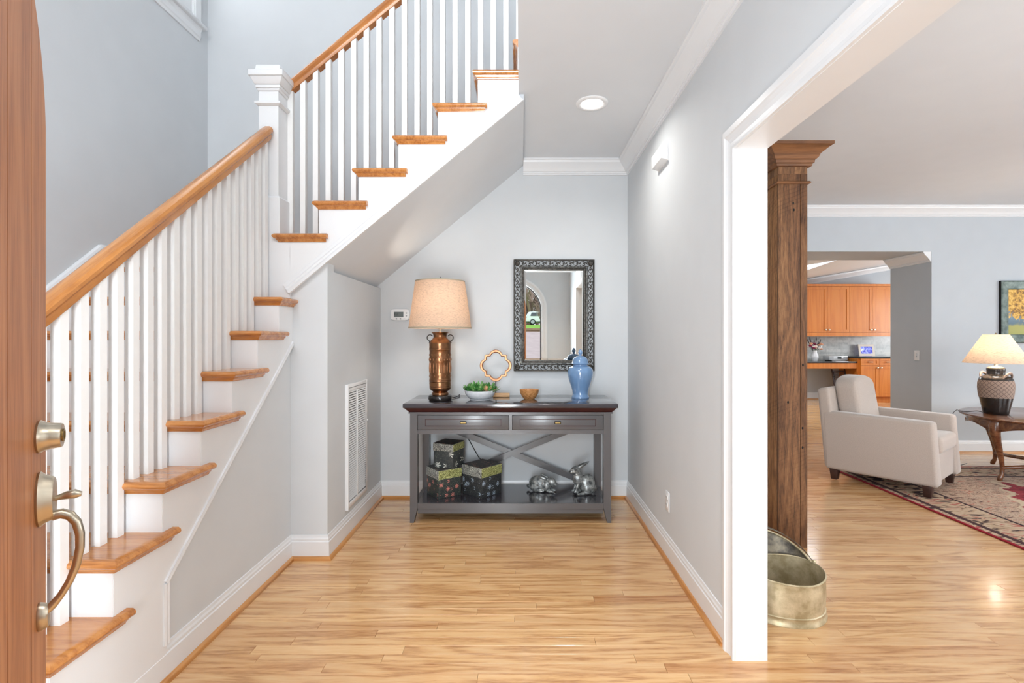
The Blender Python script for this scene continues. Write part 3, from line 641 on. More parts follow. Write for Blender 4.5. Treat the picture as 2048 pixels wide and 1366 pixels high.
# newel posts: the one on the landing and the one at the foot
def newel(cx, cy, z0, zb, zt, hw=0.0575):
    m = MB(); m.box(cx - hw, cx + hw, cy - hw, cy + hw, z0, zt - 0.13); o = m.build('newel_post', 'trim_white', st)
    m = MB(); m.frustum(cx - hw, cx + hw, cy - hw, cy + hw, z0, zb, 0.014, 0.014); m.frustum(cx - hw, cx + hw, cy - hw, cy + hw, zb, zb + 0.014, 0.014, 0.003); m.build('base_block', 'trim_white', o)
    m = MB(); m.frustum(cx - hw, cx + hw, cy - hw, cy + hw, zt - 0.236, zt - 0.226, 0.004, 0.018); m.frustum(cx - hw, cx + hw, cy - hw, cy + hw, zt - 0.226, zt - 0.214, 0.018, 0.018); m.frustum(cx - hw, cx + hw, cy - hw, cy + hw, zt - 0.214, zt - 0.208, 0.018, 0.006); m.build('collar', 'trim_white', o)
    m = MB(); bx = (cx - hw, cx + hw, cy - hw, cy + hw)
    m.frustum(*bx, zt - 0.15, zt - 0.136, 0.006, 0.010); m.frustum(*bx, zt - 0.136, zt - 0.116, 0.014, 0.014); m.frustum(*bx, zt - 0.116, zt - 0.076, 0.018, 0.038); m.frustum(*bx, zt - 0.076, zt - 0.042, 0.044, 0.044); m.frustum(*bx, zt - 0.042, zt - 0.030, 0.036, 0.020); m.frustum(*bx, zt - 0.030, zt, 0.016, 0.012)
    m.build('cap', 'trim_white', o, bevel=0.003)
newel(-1.4825, 3.03, RISE * 8, 2.12, 2.90)
newel(-1.4825, 1.19, 0.0, 0.45, 1.35)

# ------------------------------------------------------------------ front door, swung open on the left
HX, HY = -0.545, 0.325
DW, DT = 0.91, 0.045
ang = math.radians(122.15)
dr = bpy.data.objects.new('door_1', None); COL.objects.link(dr); dr.location = (HX, HY, 0.01); dr.rotation_euler = (0, 0, ang)
struct(dr, 'brown wooden arched front door standing open at the left edge'); dr['category'] = 'door'
def arch_z(x): return 1.72 + math.sqrt(max(0.0, (DW / 2) ** 2 - (x - DW / 2) ** 2)) - 0.015
edges = [0.0, 0.11, 0.255, 0.40, 0.51, 0.655, 0.80, DW]
for a, b in zip(edges, edges[1:]):
    g = 0.0015; xs = [a + g + (b - a - 2 * g) * i / 12 for i in range(13)]
    m = MB(); m.cur = random.random()
    m.prism([(xs[0], 0)] + [(xs[-1], 0)] + [(x, arch_z(x)) for x in reversed(xs)], lambda p, q: (p, 0.0, q), lambda p, q: (p, DT, q)); m.build('board', 'door_wood', dr)
m = MB(); xs = [DW * i / 40 for i in range(41)]
m.prism([(0.01, 0.0), (DW - 0.004, 0.0)] + [(min(max(x, 0.01), DW - 0.004), arch_z(x) - 0.004) for x in reversed(xs)], lambda p, q: (p, 0.006, q), lambda p, q: (p, DT - 0.004, q)); m.build('core', 'door_wood', dr)
for zh in (0.25, 0.95, 1.6):
    m = MB(); m.tube([(-0.004, -0.008, zh), (-0.004, -0.008, zh + 0.1)], 0.007, 10); m.build('hinge', 'satin_nickel', dr, smooth=60)
RX = Matrix.Rotation(PI / 2, 3, 'X')   # lathe axis z -> -y (out of the exterior face)
hxp = DW - 0.062
m = MB(); m.lathe([(0.0001, 0.0), (0.033, 0.0), (0.034, 0.004), (0.031, 0.008), (0.027, 0.022), (0.0255, 0.035), (0.024, 0.038), (0.0001, 0.038)], (hxp, 0.0, 1.085), 28, rot=RX); db = m.build('deadbolt', 'satin_nickel', dr, smooth=35)
m = MB(); m.lathe([(0.0001, 0.037), (0.013, 0.037), (0.013, 0.041), (0.0001, 0.041)], (hxp, 0.0, 1.085), 20, rot=RX); m.box(hxp - 0.0012, hxp + 0.0012, -0.0425, -0.040, 1.077, 1.093); m.build('keyhole', 'brass_dull', db, smooth=35)
hs = MB()
m = MB(); m.lathe([(0.0001, 0.0), (0.030, 0.0), (0.031, 0.004), (0.027, 0.012), (0.0245, 0.023), (0.023, 0.026), (0.0001, 0.027)], (hxp, 0.0, 0.955), 32, sy=1.85, rot=RX); hp = m.build('handle_set', 'satin_nickel', dr, smooth=35)
m = MB(); pts = [(hxp, -0.025, 0.953), (hxp, -0.034, 0.955), (hxp, -0.045, 0.957), (hxp, -0.058, 0.958), (hxp, -0.069, 0.956)]
m.tube(pts, [0.005, 0.006, 0.0085, 0.010, 0.005], 12); m.build('thumb_lever', 'satin_nickel', hp, smooth=60)
m = MB(); pts = []; rad = []
ctrl = [(-0.030, 0.918, 0.013), (-0.050, 0.920, 0.013), (-0.068, 0.913, 0.012), (-0.082, 0.897, 0.011), (-0.089, 0.872, 0.0105), (-0.089, 0.842, 0.010), (-0.081, 0.806, 0.0095), (-0.066, 0.774, 0.0085), (-0.048, 0.749, 0.0085), (-0.030, 0.731, 0.010), (-0.014, 0.722, 0.012)]
m.tube([(hxp, a * 0.74, b) for a, b, c in ctrl], [c * 0.82 for a, b, c in ctrl], 12); m.build('grip', 'satin_nickel', hp, smooth=60)
m = MB(); m.lathe([(0.0001, 0.0), (0.017, 0.0), (0.0175, 0.003), (0.015, 0.014), (0.013, 0.017), (0.0001, 0.018)], (hxp, 0.0, 0.712), 24, sy=1.7, rot=RX); m.build('lower_mount', 'satin_nickel', hp, smooth=35)

# ------------------------------------------------------------------ fixtures on walls and ceiling
lt = thing('recessed_light', 'round white recessed light glowing in the hall ceiling', 'ceiling light', (0.436, 3.08, ZC))
MB().lathe([(0.0001, 0.0), (0.098, 0.0), (0.098, -0.004), (0.092, -0.009), (0.074, -0.010), (0.066, -0.005), (0.060, -0.002), (0.0001, -0.002)], n=40).build('trim_ring', 'plastic_white', lt, smooth=40)
MB().lathe([(0.0001, -0.0025), (0.057, -0.0025), (0.056, -0.006), (0.0001, -0.009)], n=32).build('lens', 'lamp_lens', lt, smooth=40)
sp = bpy.data.lights.new('recessed_bulb', 'AREA'); sp.shape = 'DISK'; sp.size = 0.11; sp.energy = 3.4; sp.color = (1.0, 0.96, 0.9); sp.spread = math.radians(150)
so = bpy.data.objects.new('recessed_bulb', sp); COL.objects.link(so); so.parent = lt; so.location = (0, 0, -0.012)
# twin nearer the front door, out of view, added to brighten the hall
lt2 = thing('recessed_light', 'added unseen second recessed light in the hall ceiling above the doorway', 'ceiling light', (0.436, 0.50, ZC))
for c_ in list(lt.children): copy_obj(c_, lt2, c_.location)
for c_ in lt2.children:
    if c_.type == 'LIGHT': c_.data = c_.data.copy(); c_.data.energy = 5.0; c_.data.spread = math.radians(100)

ch = thing('door_chime', 'small white chime box high on the right hall wall', 'door chime', (XR, 3.075, 2.345))
MB().prism([(0, 0), (-0.044, 0.012), (-0.046, 0.085), (-0.030, 0.108), (0, 0.110)], lambda p, q: (p, -0.105, q), lambda p, q: (p, 0.105, q)).build('cover', 'plastic_white', ch, bevel=0.004)
MB().box(-0.004, 0, -0.11, 0.11, -0.004, 0.114).build('back_plate', 'plastic_white', ch)

def plate(name, label, cat, loc, rz, toggle):
    t = thing(name, label, cat, loc, rz)   # local -Y faces the room
    MB().box(-0.036, 0.036, -0.006, 0, -0.058, 0.058).build('cover_plate', 'plastic_white', t, bevel=0.003)
    if toggle:
        MB().box(-0.006, 0.006, -0.014, -0.005, -0.004, 0.016).build('toggle', 'plastic_white', t, bevel=0.002); MB().box(-0.008, 0.008, -0.0068, -0.0055, -0.02, 0.02).build('slot', 'button_grey', t)
    else:
        for zc in (-0.022, 0.022):
            s = MB().lathe([(0.0001, 0.0), (0.017, 0.0), (0.016, 0.003), (0.0001, 0.003)], (0, -0.006, zc), 20, rot=RX).build('socket', 'plastic_white', t, smooth=40)
            MB().box(-0.008, -0.006, -0.0098, -0.0085, zc - 0.002, zc + 0.008).box(0.006, 0.008, -0.0098, -0.0085, zc - 0.002, zc + 0.008).build('slot', 'lcd_dark', s)
    return t
plate('wall_outlet', 'white wall outlet above the right hall baseboard', 'outlet', (XR, 2.98, 0.335), -PI / 2, False)
plate('light_switch', 'white light switch on the grey wall beside the kitchen passage', 'light switch', (XK, 5.91, 1.09), -PI / 2, True)
plate('backsplash_outlet', 'small white outlet on the kitchen backsplash beside the flowers', 'outlet', (6.32, YK - 0.008, 1.10), 0, False)

th = thing('thermostat', 'white wall thermostat with grey screen left of the copper lamp', 'thermostat', (-0.975, YB, 1.485))
pts = [(0.075 * (abs(math.cos(t)) ** 0.35) * (1 if math.cos(t) >= 0 else -1), 0.047 * (abs(math.sin(t)) ** 0.45) * (1 if math.sin(t) >= 0 else -1)) for t in [2 * PI * i / 40 for i in range(40)]]
MB().prism(pts, lambda p, q: (p, -0.024, q), lambda p, q: (p, 0, q)).build('case', 'plastic_white', th, bevel=0.004)
MB().box(-0.046, 0.030, -0.0258, -0.0235, -0.020, 0.022).build('screen', 'screen_grey', th)
m = MB()
for (x0, x1, z0, z1) in ((-0.040, -0.036, -0.008, 0.012), (-0.031, -0.018, 0.010, 0.012), (-0.020, -0.018, -0.008, 0.012), (-0.031, -0.018, 0.001, 0.003), (-0.031, -0.018, -0.008, -0.006)): m.box(x0, x1, -0.0264, -0.0257, z0, z1)
m.build('digits', 'lcd_dark', th)
for (x, z) in ((0.053, 0.012), (0.053, -0.010), (-0.026, -0.034), (0.006, -0.034)): MB().lathe([(0.0001, 0.0), (0.007, 0.0), (0.006, 0.003), (0.0001, 0.003)], (x, -0.0235, z), 14, rot=RX).build('button', 'button_grey', th)
m = MB(); m.tube([(0.030 + 0.002 * i, -0.0245, -0.036 + 0.004 * math.sin(PI * i / 8)) for i in range(9)], 0.001, 6); m.build('swoosh_mark', 'button_grey', th)

# return-air vent on the closet wall
vt = thing('return_vent', 'tall white louvered return-air vent on the closet wall', 'vent', (XC, 3.488, 0.178))   # local y = along wall
VW, VH = 0.222, 0.815
m = MB(); fw = 0.035
m.box(0, 0.012, -VW, -VW + fw, 0, VH).box(0, 0.012, VW - fw, VW, 0, VH).box(0, 0.012, -VW + fw, VW - fw, 0, fw).box(0, 0.012, -VW + fw, VW - fw, VH - fw - 0.012, VH)
m.box(0.0, 0.012, -0.008, 0.008, fw, VH - fw); m.build('frame', 'plastic_white', vt, bevel=0.002)
MB().box(0.012, 0.022, -VW - 0.002, -VW + 0.012, 0, VH).build('hinge_strip', 'plastic_white', vt)
MB().box(-0.002, 0.001, -VW + 0.02, VW - 0.02, 0.02, VH - 0.02).build('backing', 'vent_dark', vt)
MB().box(0.0118, 0.0128, -VW + 0.03, VW - 0.03, VH - 0.026, VH - 0.023).build('latch_line', 'vent_dark', vt)
sl = MB().prism([(0.003, 0.0075), (0.0045, 0.0085), (0.012, 0.0005), (0.0105, -0.0005)], lambda p, q: (p, -0.0893, q), lambda p, q: (p, 0.0893, q)).build('slat', 'plastic_white', vt)
zz = fw + 0.012; first = True
while zz < VH - fw - 0.02:
    for s in (-1, 1):
        loc = (0, s * (VW - fw + 0.008) / 2, zz)
        if first: sl.location = loc; first = False
        else: copy_obj(sl, vt, loc)
    zz += 0.0158
for yy, z in ((-VW + 0.012, 0.35), (VW - 0.006, 0.52)): MB().lathe([(0.0001, 0), (0.006, 0), (0.005, 0.006), (0.0001, 0.006)], (0.012, yy, z), 10, rot=Matrix.Rotation(PI / 2, 3, 'Y')).build('latch', 'plastic_white', vt)
# ------------------------------------------------------------------ console table
ct = thing('console_table', 'distressed dark espresso console table with two drawers and crossed back braces', 'console table', (-0.07, 3.785, 0))
TZ = 0.838
def T(x0, x1, y0, y1, z0, z1): return MB().box(x0, x1, y0, y1, z0, z1)
hw, dF, dB = 0.75, -0.275, 0.27      # half width of the top, front and back edge
T(-hw, hw, dF, dB, TZ - 0.030, TZ).build('top', 'espresso_top', ct, bevel=0.004)
m = MB(); m.add([(-0.712, -0.240, TZ - 0.062), (0.712, -0.240, TZ - 0.062), (0.712, 0.255, TZ - 0.062), (-0.712, 0.255, TZ - 0.062), (-0.742, -0.267, TZ - 0.030), (0.742, -0.267, TZ - 0.030), (0.742, 0.265, TZ - 0.030), (-0.742, 0.265, TZ - 0.030)],
      [(0, 3, 2, 1), (4, 5, 6, 7), (0, 1, 5, 4), (1, 2, 6, 5), (2, 3, 7, 6), (3, 0, 4, 7)]); m.build('under_molding', 'espresso_red', ct)
T(-0.715, 0.715, -0.248, 0.26, TZ - 0.072, TZ - 0.062).build('fillet', 'espresso_lacquer', ct)
for sx in (-1, 1):
    for (y0, y1) in ((-0.245, -0.193), (0.205, 0.255)):
        x0, x1 = (-0.705, -0.653) if sx < 0 else (0.653, 0.705)
        m = MB(); m.box(x0, x1, y0, y1, 0.105, TZ - 0.072)
        xi0, xi1 = (x0, x1 - 0.026) if sx < 0 else (x0 + 0.026, x1)
        m.add([(xi0, y0, 0), (xi1, y0, 0), (xi1, y1, 0), (xi0, y1, 0), (x0, y0, 0.105), (x1, y0, 0.105), (x1, y1, 0.105), (x0, y1, 0.105)], [(0, 3, 2, 1), (4, 5, 6, 7), (0, 1, 5, 4), (1, 2, 6, 5), (2, 3, 7, 6), (3, 0, 4, 7)])
        m.build('leg', 'espresso_lacquer', ct)
    x0, x1 = (-0.698, -0.662) if sx < 0 else (0.662, 0.698)
    T(x0, x1, -0.193, 0.205, 0.622, TZ - 0.072).build('side_panel', 'espresso_lacquer', ct)
    T(x0, x1, -0.193, 0.205, 0.090, 0.120).build('side_rail', 'espresso_lacquer', ct)
T(-0.653, 0.653, -0.236, -0.215, 0.622, 0.650).build('apron_rail', 'espresso_lacquer', ct)
T(-0.653, 0.653, -0.236, -0.215, TZ - 0.072 - 0.012, TZ - 0.072).build('apron_rail', 'espresso_lacquer', ct)
T(-0.653, 0.653, -0.21, 0.24, 0.640, 0.650).build('drawer_floor', 'espresso_lacquer', ct)
T(-0.653, 0.653, 0.235, 0.250, 0.622, TZ - 0.072).build('back_panel', 'espresso_lacquer', ct)
T(-0.011, 0.011, -0.237, -0.215, 0.65, TZ - 0.084).build('divider', 'espresso_lacquer', ct)
for sx in (-1, 1):
    a, b = (-0.651, -0.013) if sx < 0 else (0.013, 0.651)
    z0, z1 = 0.652, TZ - 0.086
    m = MB(); m.box(a, b, -0.240, -0.222, z0, z1); d = m.build('drawer', 'espresso_lacquer', ct, bevel=0.0015)
    pa, pb, za, zb = a + 0.052, b - 0.052, z0 + 0.024, z1 - 0.024
    m = MB(); t = 0.005
    for (x0, x1, y0, y1) in ((pa, pb, za, za + t), (pa, pb, zb - t, zb), (pa, pa + t, za, zb), (pb - t, pb, za, zb)): m.box(x0, x1, -0.2425, -0.239, y0, y1)
    m.build('bead', 'espresso_red', d)
    m = MB(); c = (a + b) / 2; zc = (z0 + z1) / 2
    m.box(c - 0.023, c + 0.023, -0.2415, -0.239, zc - 0.009, zc + 0.009); pl = m.build('pull', 'gap_black', d)
    m = MB(); m.box(c - 0.018, c + 0.018, -0.2445, -0.2410, zc - 0.0045, zc + 0.003); m.build('plate', 'brass_dull', d)
T(-0.662, 0.662, -0.228, 0.235, 0.105, 0.130).build('shelf', 'espresso_top', ct)
T(-0.653, 0.653, -0.240, -0.222, 0.096, 0.134).build('shelf_rail', 'espresso_lacquer', ct)
T(-0.653, 0.653, -0.232, -0.214, 0.062, 0.096).build('shelf_apron', 'espresso_lacquer', ct)
def brace(p0, p1, y0, y1):
    d = Vector((p1[0] - p0[0], p1[1] - p0[1])).normalized(); n = Vector((-d.y, d.x)) * 0.0225
    pl = [(p0[0] + n.x, p0[1] + n.y), (p0[0] - n.x, p0[1] - n.y), (p1[0] - n.x, p1[1] - n.y), (p1[0] + n.x, p1[1] + n.y)]
    m = MB(); m.prism(pl, lambda p, q: (p, y0, q), lambda p, q: (p, y1, q)); m.build('brace', 'espresso_lacquer', ct)
brace((-0.655, 0.645), (0.655, 0.125), 0.212, 0.230); brace((0.655, 0.645), (-0.655, 0.125), 0.200, 0.212)

# ------------------------------------------------------------------ mirror with openwork frame
mr = thing('wall_mirror', 'rectangular mirror in a dark openwork scroll frame above the console', 'mirror', (0.2705, YB, 1.4795))
MW, MH = 0.3265, 0.4495
def ringbars(m, w0, h0, w1, h1, y0, y1):
    m.box(-w0, -w1, y0, y1, -h0, h0).box(w1, w0, y0, y1, -h0, h0).box(-w1, w1, y0, y1, h1, h0).box(-w1, w1, y0, y1, -h0, -h1); return m
ringbars(MB(), MW, MH, MW - 0.009, MH - 0.009, -0.034, -0.004).build('outer_rim', 'frame_bronze', mr, bevel=0.002)
ringbars(MB(), MW - 0.052, MH - 0.052, MW - 0.070, MH - 0.070, -0.036, -0.004).build('bead_rim', 'frame_bronze', mr, bevel=0.003)
ringbars(MB(), MW - 0.070, MH - 0.070, MW - 0.085, MH - 0.085, -0.030, -0.004).build('inner_rim', 'frame_bronze', mr, bevel=0.003)
# twisted bead: small rope segments laid as one strip
m = MB()
def rope(x0, z0, x1, z1):
    n = int(max(abs(x1 - x0), abs(z1 - z0)) / 0.011)
    for i in range(n):
        f = (i + 0.5) / n; m.ellipsoid((x0 + (x1 - x0) * f, -0.037, z0 + (z1 - z0) * f), (0.0055, 0.0035, 0.0055), n=6, m=4)
a, b = MW - 0.061, MH - 0.061
rope(-a, b, a, b); rope(-a, -b, a, -b); rope(-a, -b, -a, b); rope(a, -b, a, b)
o = m.build('rope_bead', 'pewter', mr, smooth=80); o['kind'] = 'stuff'
# one scroll of the openwork: C-curl, counter-curl and a bud, spanning u in +-L/2, v in +-0.0215
def scroll_mesh(flip):
    m = MB(); s = flip
    c1 = [(-0.024 + 0.017 + 0.0135 * (1 - 0.075 * i / 1.6) * math.cos(2.6 - i * 0.36), s * (0.004 + 0.0150 * (1 - 0.075 * i / 1.6) * math.sin(2.6 - i * 0.36))) for i in range(17)]
    m.tube([(x, 0, z) for x, z in c1], [0.0036 - 0.0001 * i for i in range(17)], 6)
    c2 = [(-0.026 + 0.0525 * i / 8, s * (-0.019 + 0.030 * (i / 8) ** 1.5)) for i in range(9)]
    m.tube([(x, 0, z) for x, z in c2], 0.0029, 6)
    m.ellipsoid((-0.004, 0, s * 0.002), (0.0048, 0.004, 0.0048), n=8, m=6)
    c3 = [(0.018 + 0.0075 * math.cos(-2.0 + i * 0.5), s * (-0.011 + 0.0085 * math.sin(-2.0 + i * 0.5))) for i in range(11)]
    m.tube([(x, 0, z) for x, z in c3], 0.0027, 6)
    me = m.mesh('scroll', 70); me.materials.append(MATS['frame_bronze']); return me
SM = [scroll_mesh(1), scroll_mesh(-1)]
def scrolls(x0, z0, x1, z1, rot, n):
    for i in range(n):
        f = (i + 0.5) / n; o = bpy.data.objects.new('scroll', SM[i % 2]); COL.objects.link(o); o.parent = mr
        o.location = (x0 + (x1 - x0) * f, -0.022, z0 + (z1 - z0) * f); o.rotation_euler = (0, rot, 0)
e, ez = MW - 0.0305, MH - 0.0305
scrolls(-MW + 0.052, ez, MW - 0.052, ez, 0, 10); scrolls(-MW + 0.052, -ez, MW - 0.052, -ez, PI, 10)
scrolls(-e, -MH + 0.052, -e, MH - 0.052, PI / 2, 16); scrolls(e, -MH + 0.052, e, MH - 0.052, -PI / 2, 16)
for sx in (-1, 1):
    for sz in (-1, 1):
        m = MB(); m.lathe([(0.0001, 0.0), (0.022, 0.0), (0.022, 0.006), (0.015, 0.012), (0.008, 0.010), (0.0001, 0.014)], (sx * e, -0.018, sz * ez), 12, rot=RX); m.build('corner_rosette', 'frame_bronze', mr, smooth=40)
gw, gh, bv = MW - 0.083, MH - 0.083, 0.018
m = MB(); m.box(-gw + bv, gw - bv, -0.014, -0.004, -gh + bv, gh - bv); m.build('glass', 'mirror_glass', mr)
m = MB()
A = [(-gw, -0.0125, -gh), (gw, -0.0125, -gh), (gw, -0.0125, gh), (-gw, -0.0125, gh)]; B = [(-gw + bv, -0.014, -gh + bv), (gw - bv, -0.014, -gh + bv), (gw - bv, -0.014, gh - bv), (-gw + bv, -0.014, gh - bv)]
m.add(A + B, [(0, 1, 5, 4), (1, 2, 6, 5), (2, 3, 7, 6), (3, 0, 4, 7)]); m.build('bevel_edge', 'mirror_glass', mr)

# ------------------------------------------------------------------ copper table lamp
def bulb(parent, z, power, color, r=0.035):
    l = bpy.data.lights.new('bulb_light', 'POINT'); l.energy = power; l.color = color; l.shadow_soft_size = r
    o = bpy.data.objects.new('bulb_light', l); COL.objects.link(o); o.parent = parent; o.location = (0, 0, z)
lp = thing('table_lamp', 'embossed copper urn lamp with linen drum shade on the console', 'table lamp', (-0.59, 3.71, TZ))
MB().lathe([(0.0001, 0), (0.080, 0), (0.082, 0.004), (0.087, 0.012), (0.087, 0.034), (0.082, 0.040), (0.070, 0.044), (0.0001, 0.044)]).build('base', 'black_glaze', lp, smooth=40)
body = [(0.060, 0.042), (0.062, 0.050), (0.060, 0.058), (0.052, 0.064), (0.056, 0.070), (0.066, 0.074), (0.076, 0.086), (0.079, 0.098), (0.077, 0.103), (0.080, 0.108), (0.0785, 0.113), (0.080, 0.128), (0.0785, 0.138), (0.081, 0.142), (0.079, 0.147), (0.081, 0.152), (0.079, 0.157), (0.078, 0.170), (0.0785, 0.190), (0.0795, 0.196), (0.078, 0.202), (0.078, 0.280), (0.080, 0.285), (0.080, 0.318), (0.078, 0.323), (0.078, 0.368), (0.081, 0.373), (0.079, 0.378), (0.081, 0.384), (0.079, 0.390), (0.080, 0.404), (0.079, 0.410), (0.081, 0.416), (0.078, 0.424), (0.070, 0.440), (0.056, 0.452), (0.050, 0.460), (0.048, 0.474), (0.054, 0.490), (0.064, 0.500), (0.062, 0.502), (0.0001, 0.490)]
bo = MB().lathe(body, n=36).build('body', 'copper', lp, smooth=40)
m = MB()
for k in range(18):
    a = 2 * PI * k / 18; m.tube([(0.0785 * math.cos(a), 0.0785 * math.sin(a), 0.206), (0.079 * math.cos(a), 0.079 * math.sin(a), 0.24), (0.0785 * math.cos(a), 0.0785 * math.sin(a), 0.278)], [0.003, 0.004, 0.002], 6)
    m.ellipsoid((0.0795 * math.cos(a), 0.0795 * math.sin(a), 0.301), (0.0045, 0.0045, 0.011), n=8, m=6)
    m.ellipsoid((0.078 * math.cos(a + 0.17), 0.078 * math.sin(a + 0.17), 0.335), (0.003, 0.003, 0.009), n=6, m=4)
    m.ellipsoid((0.078 * math.cos(a + 0.17), 0.078 * math.sin(a + 0.17), 0.181), (0.003, 0.003, 0.008), n=6, m=4)
m.build('embossing', 'copper', bo, smooth=60)
for s in (-1, 1):
    pts = [(s * (0.074 + 0.022 * math.sin(t)), 0, 0.452 + 0.022 * math.cos(t) * -1 + 0.008) for t in [0.15 + i * (PI * 1.25) / 12 for i in range(13)]]
    MB().tube([(s * 0.080, 0, 0.420)] + pts, 0.0035, 8).build('ring_handle', 'iron', lp, smooth=60)
MB().tube([(0, 0, 0.49), (0, 0, 0.885)], 0.007, 10).build('rod', 'satin_nickel', lp)
def shade(parent, r0, z0, r1, z1, mat, name='shade', n=48):
    t = 0.0025
    o = MB().lathe([(r0, z0), (r1, z1), (r1 - t, z1), (r0 - t, z0), (r0, z0)], n=n)
    o.f = [f for f in o.f if len(f) == 4]
    return o.build(name, mat, parent, smooth=40)
sh = shade(lp, 0.229, 0.528, 0.180, 0.876, 'linen_shade')
for (r, z) in ((0.2295, 0.528), (0.1805, 0.868)):
    mm = MB().lathe([(r, z), (r + 0.0015, z + 0.001), (r + 0.0005, z + 0.009), (r - 0.003, z + 0.009), (r - 0.003, z), (r, z)], n=48); mm.f = [f for f in mm.f if len(f) == 4]; mm.build('binding', 'shade_trim', sh)
m = MB()
for k in range(3):
    a = k * 2 * PI / 3 + 0.4; m.tube([(0, 0, 0.862), (0.178 * math.cos(a), 0.178 * math.sin(a), 0.868)], 0.0018, 6)
m.build('spider', 'satin_nickel', lp)
MB().lathe([(0.0001, 0.872), (0.008, 0.874), (0.004, 0.884), (0.005, 0.892), (0.003, 0.906), (0.0001, 0.910)], n=12).build('finial', 'iron', lp, smooth=50)
MB().ellipsoid((0, 0, 0.68), (0.03, 0.03, 0.04)).build('light_bulb', 'lamp_lens', lp, smooth=80)
bulb(lp, 0.68, 3.9, (1.0, 0.86, 0.72), 0.045)
m = MB(); m.tube([(0.06, 0.06, 0.006), (0.1, 0.2, 0.004), (0.1, 0.352, 0.004), (0.1, 0.372, -0.02), (0.105, 0.372, -0.12), (0.13, 0.372, -0.24), (0.17, 0.368, -0.36), (0.25, 0.365, -0.50), (0.30, 0.368, -0.56)], 0.003, 6); m.build('cord', 'cord_black', lp)

# ------------------------------------------------------------------ things on the console top
jr = thing('ginger_jar', 'glossy blue lidded ginger jar at the right end of the console', 'jar', (0.456, 3.85, TZ))
MB().lathe([(0.0001, 0), (0.066, 0), (0.068, 0.006), (0.066, 0.014), (0.060, 0.026), (0.059, 0.040), (0.064, 0.066), (0.076, 0.104), (0.089, 0.142), (0.096, 0.170), (0.0985, 0.194), (0.096, 0.214), (0.086, 0.232), (0.068, 0.243), (0.055, 0.247), (0.053, 0.262), (0.0001, 0.262)], n=40).build('body', 'blue_glaze', jr, smooth=50)
ld = MB().lathe([(0.054, 0.256), (0.066, 0.260), (0.068, 0.264), (0.062, 0.268), (0.060, 0.276), (0.056, 0.296), (0.044, 0.312), (0.026, 0.321), (0.010, 0.324), (0.0001, 0.325)], n=40).build('lid', 'blue_glaze', jr, smooth=50)
MB().lathe([(0.009, 0.322), (0.008, 0.330), (0.015, 0.338), (0.0175, 0.348), (0.014, 0.360), (0.006, 0.370), (0.0001, 0.374)], n=20).build('knob', 'blue_glaze', ld, smooth=60)

bw = thing('wooden_bowl', 'small turned olive-wood bowl in the middle of the console', 'bowl', (0.066, 3.80, TZ))
MB().lathe([(0.0001, 0), (0.040, 0), (0.042, 0.003), (0.056, 0.020), (0.068, 0.044), (0.073, 0.070), (0.071, 0.072), (0.068, 0.070), (0.062, 0.044), (0.048, 0.020), (0.030, 0.010), (0.0001, 0.008)], n=36).build('bowl', 'bowl_wood', bw, smooth=50)

pt = thing('potted_succulent', 'green succulents in a low white bowl beside the copper lamp', 'potted plant', (-0.300, 3.745, TZ))
MB().lathe([(0.0001, 0), (0.074, 0), (0.078, 0.004), (0.074, 0.009), (0.080, 0.012), (0.098, 0.028), (0.109, 0.048), (0.114, 0.070), (0.113, 0.073), (0.107, 0.071), (0.100, 0.052), (0.0001, 0.050)], n=40).build('pot', 'planter_glaze', pt, smooth=50)
MB().lathe([(0.0001, 0.064), (0.103, 0.060), (0.0001, 0.050)], n=24).build('soil', 'soil', pt)
def rosette(c, R, nl, lean, mat, spiky, seed):
    rg = random.Random(seed); m = MB()
    for k in range(nl):
        f = k / nl; a = k * 2.39996; el = 0.25 + 1.15 * f; ln = R * (1.0 - 0.45 * f) * rg.uniform(0.85, 1.15)
        d = Vector((math.cos(a) * math.cos(el), math.sin(a) * math.cos(el), math.sin(el))); s = Vector((-math.sin(a), math.cos(a), 0)); up_ = s.cross(d) * -1
        w_ = (0.16 if spiky else 0.30) * ln; th_ = 0.08 * ln
        base_ = Vector(c) + d * 0.004
        vs_ = []
        for (t, ww, cu) in ((0.0, 0.5, 0), (0.35, 1.0, -0.05), (0.7, 0.75, -0.02), (1.0, 0.04, 0.10)):
            p = base_ + d * (ln * t) + up_ * (ln * cu); vs_ += [p + s * (w_ * ww), p - up_ * (th_ * ww), p - s * (w_ * ww), p + up_ * (th_ * ww * 0.6)]
        fs_ = []
        for i in range(3): fs_ += [(i * 4 + j, i * 4 + (j + 1) % 4, (i + 1) * 4 + (j + 1) % 4, (i + 1) * 4 + j) for j in range(4)]
        m.add(vs_, fs_)
    m.build('rosette', mat, pt, smooth=60)
rg = random.Random(5)
spots = [(0, 0, 0.09), (-0.055, -0.02, 0.075), (0.05, -0.045, 0.055), (0.0, -0.06, 0.06), (-0.04, 0.05, 0.08), (0.05, 0.04, 0.075), (-0.085, 0.01, 0.055), (0.085, 0.0, 0.06), (0.02, 0.075, 0.07), (-0.03, -0.075, 0.045), (0.075, -0.05, 0.045), (-0.075, -0.045, 0.045)]
spots = [(x, y, R * 1.22) for x, y, R in spots]
for i, (x, y, R) in enumerate(spots): rosette((x, y, 0.064), R, 16, 0, 'succulent_blush' if i in (2,) else 'succulent_leaf', i % 2 == 0, i)

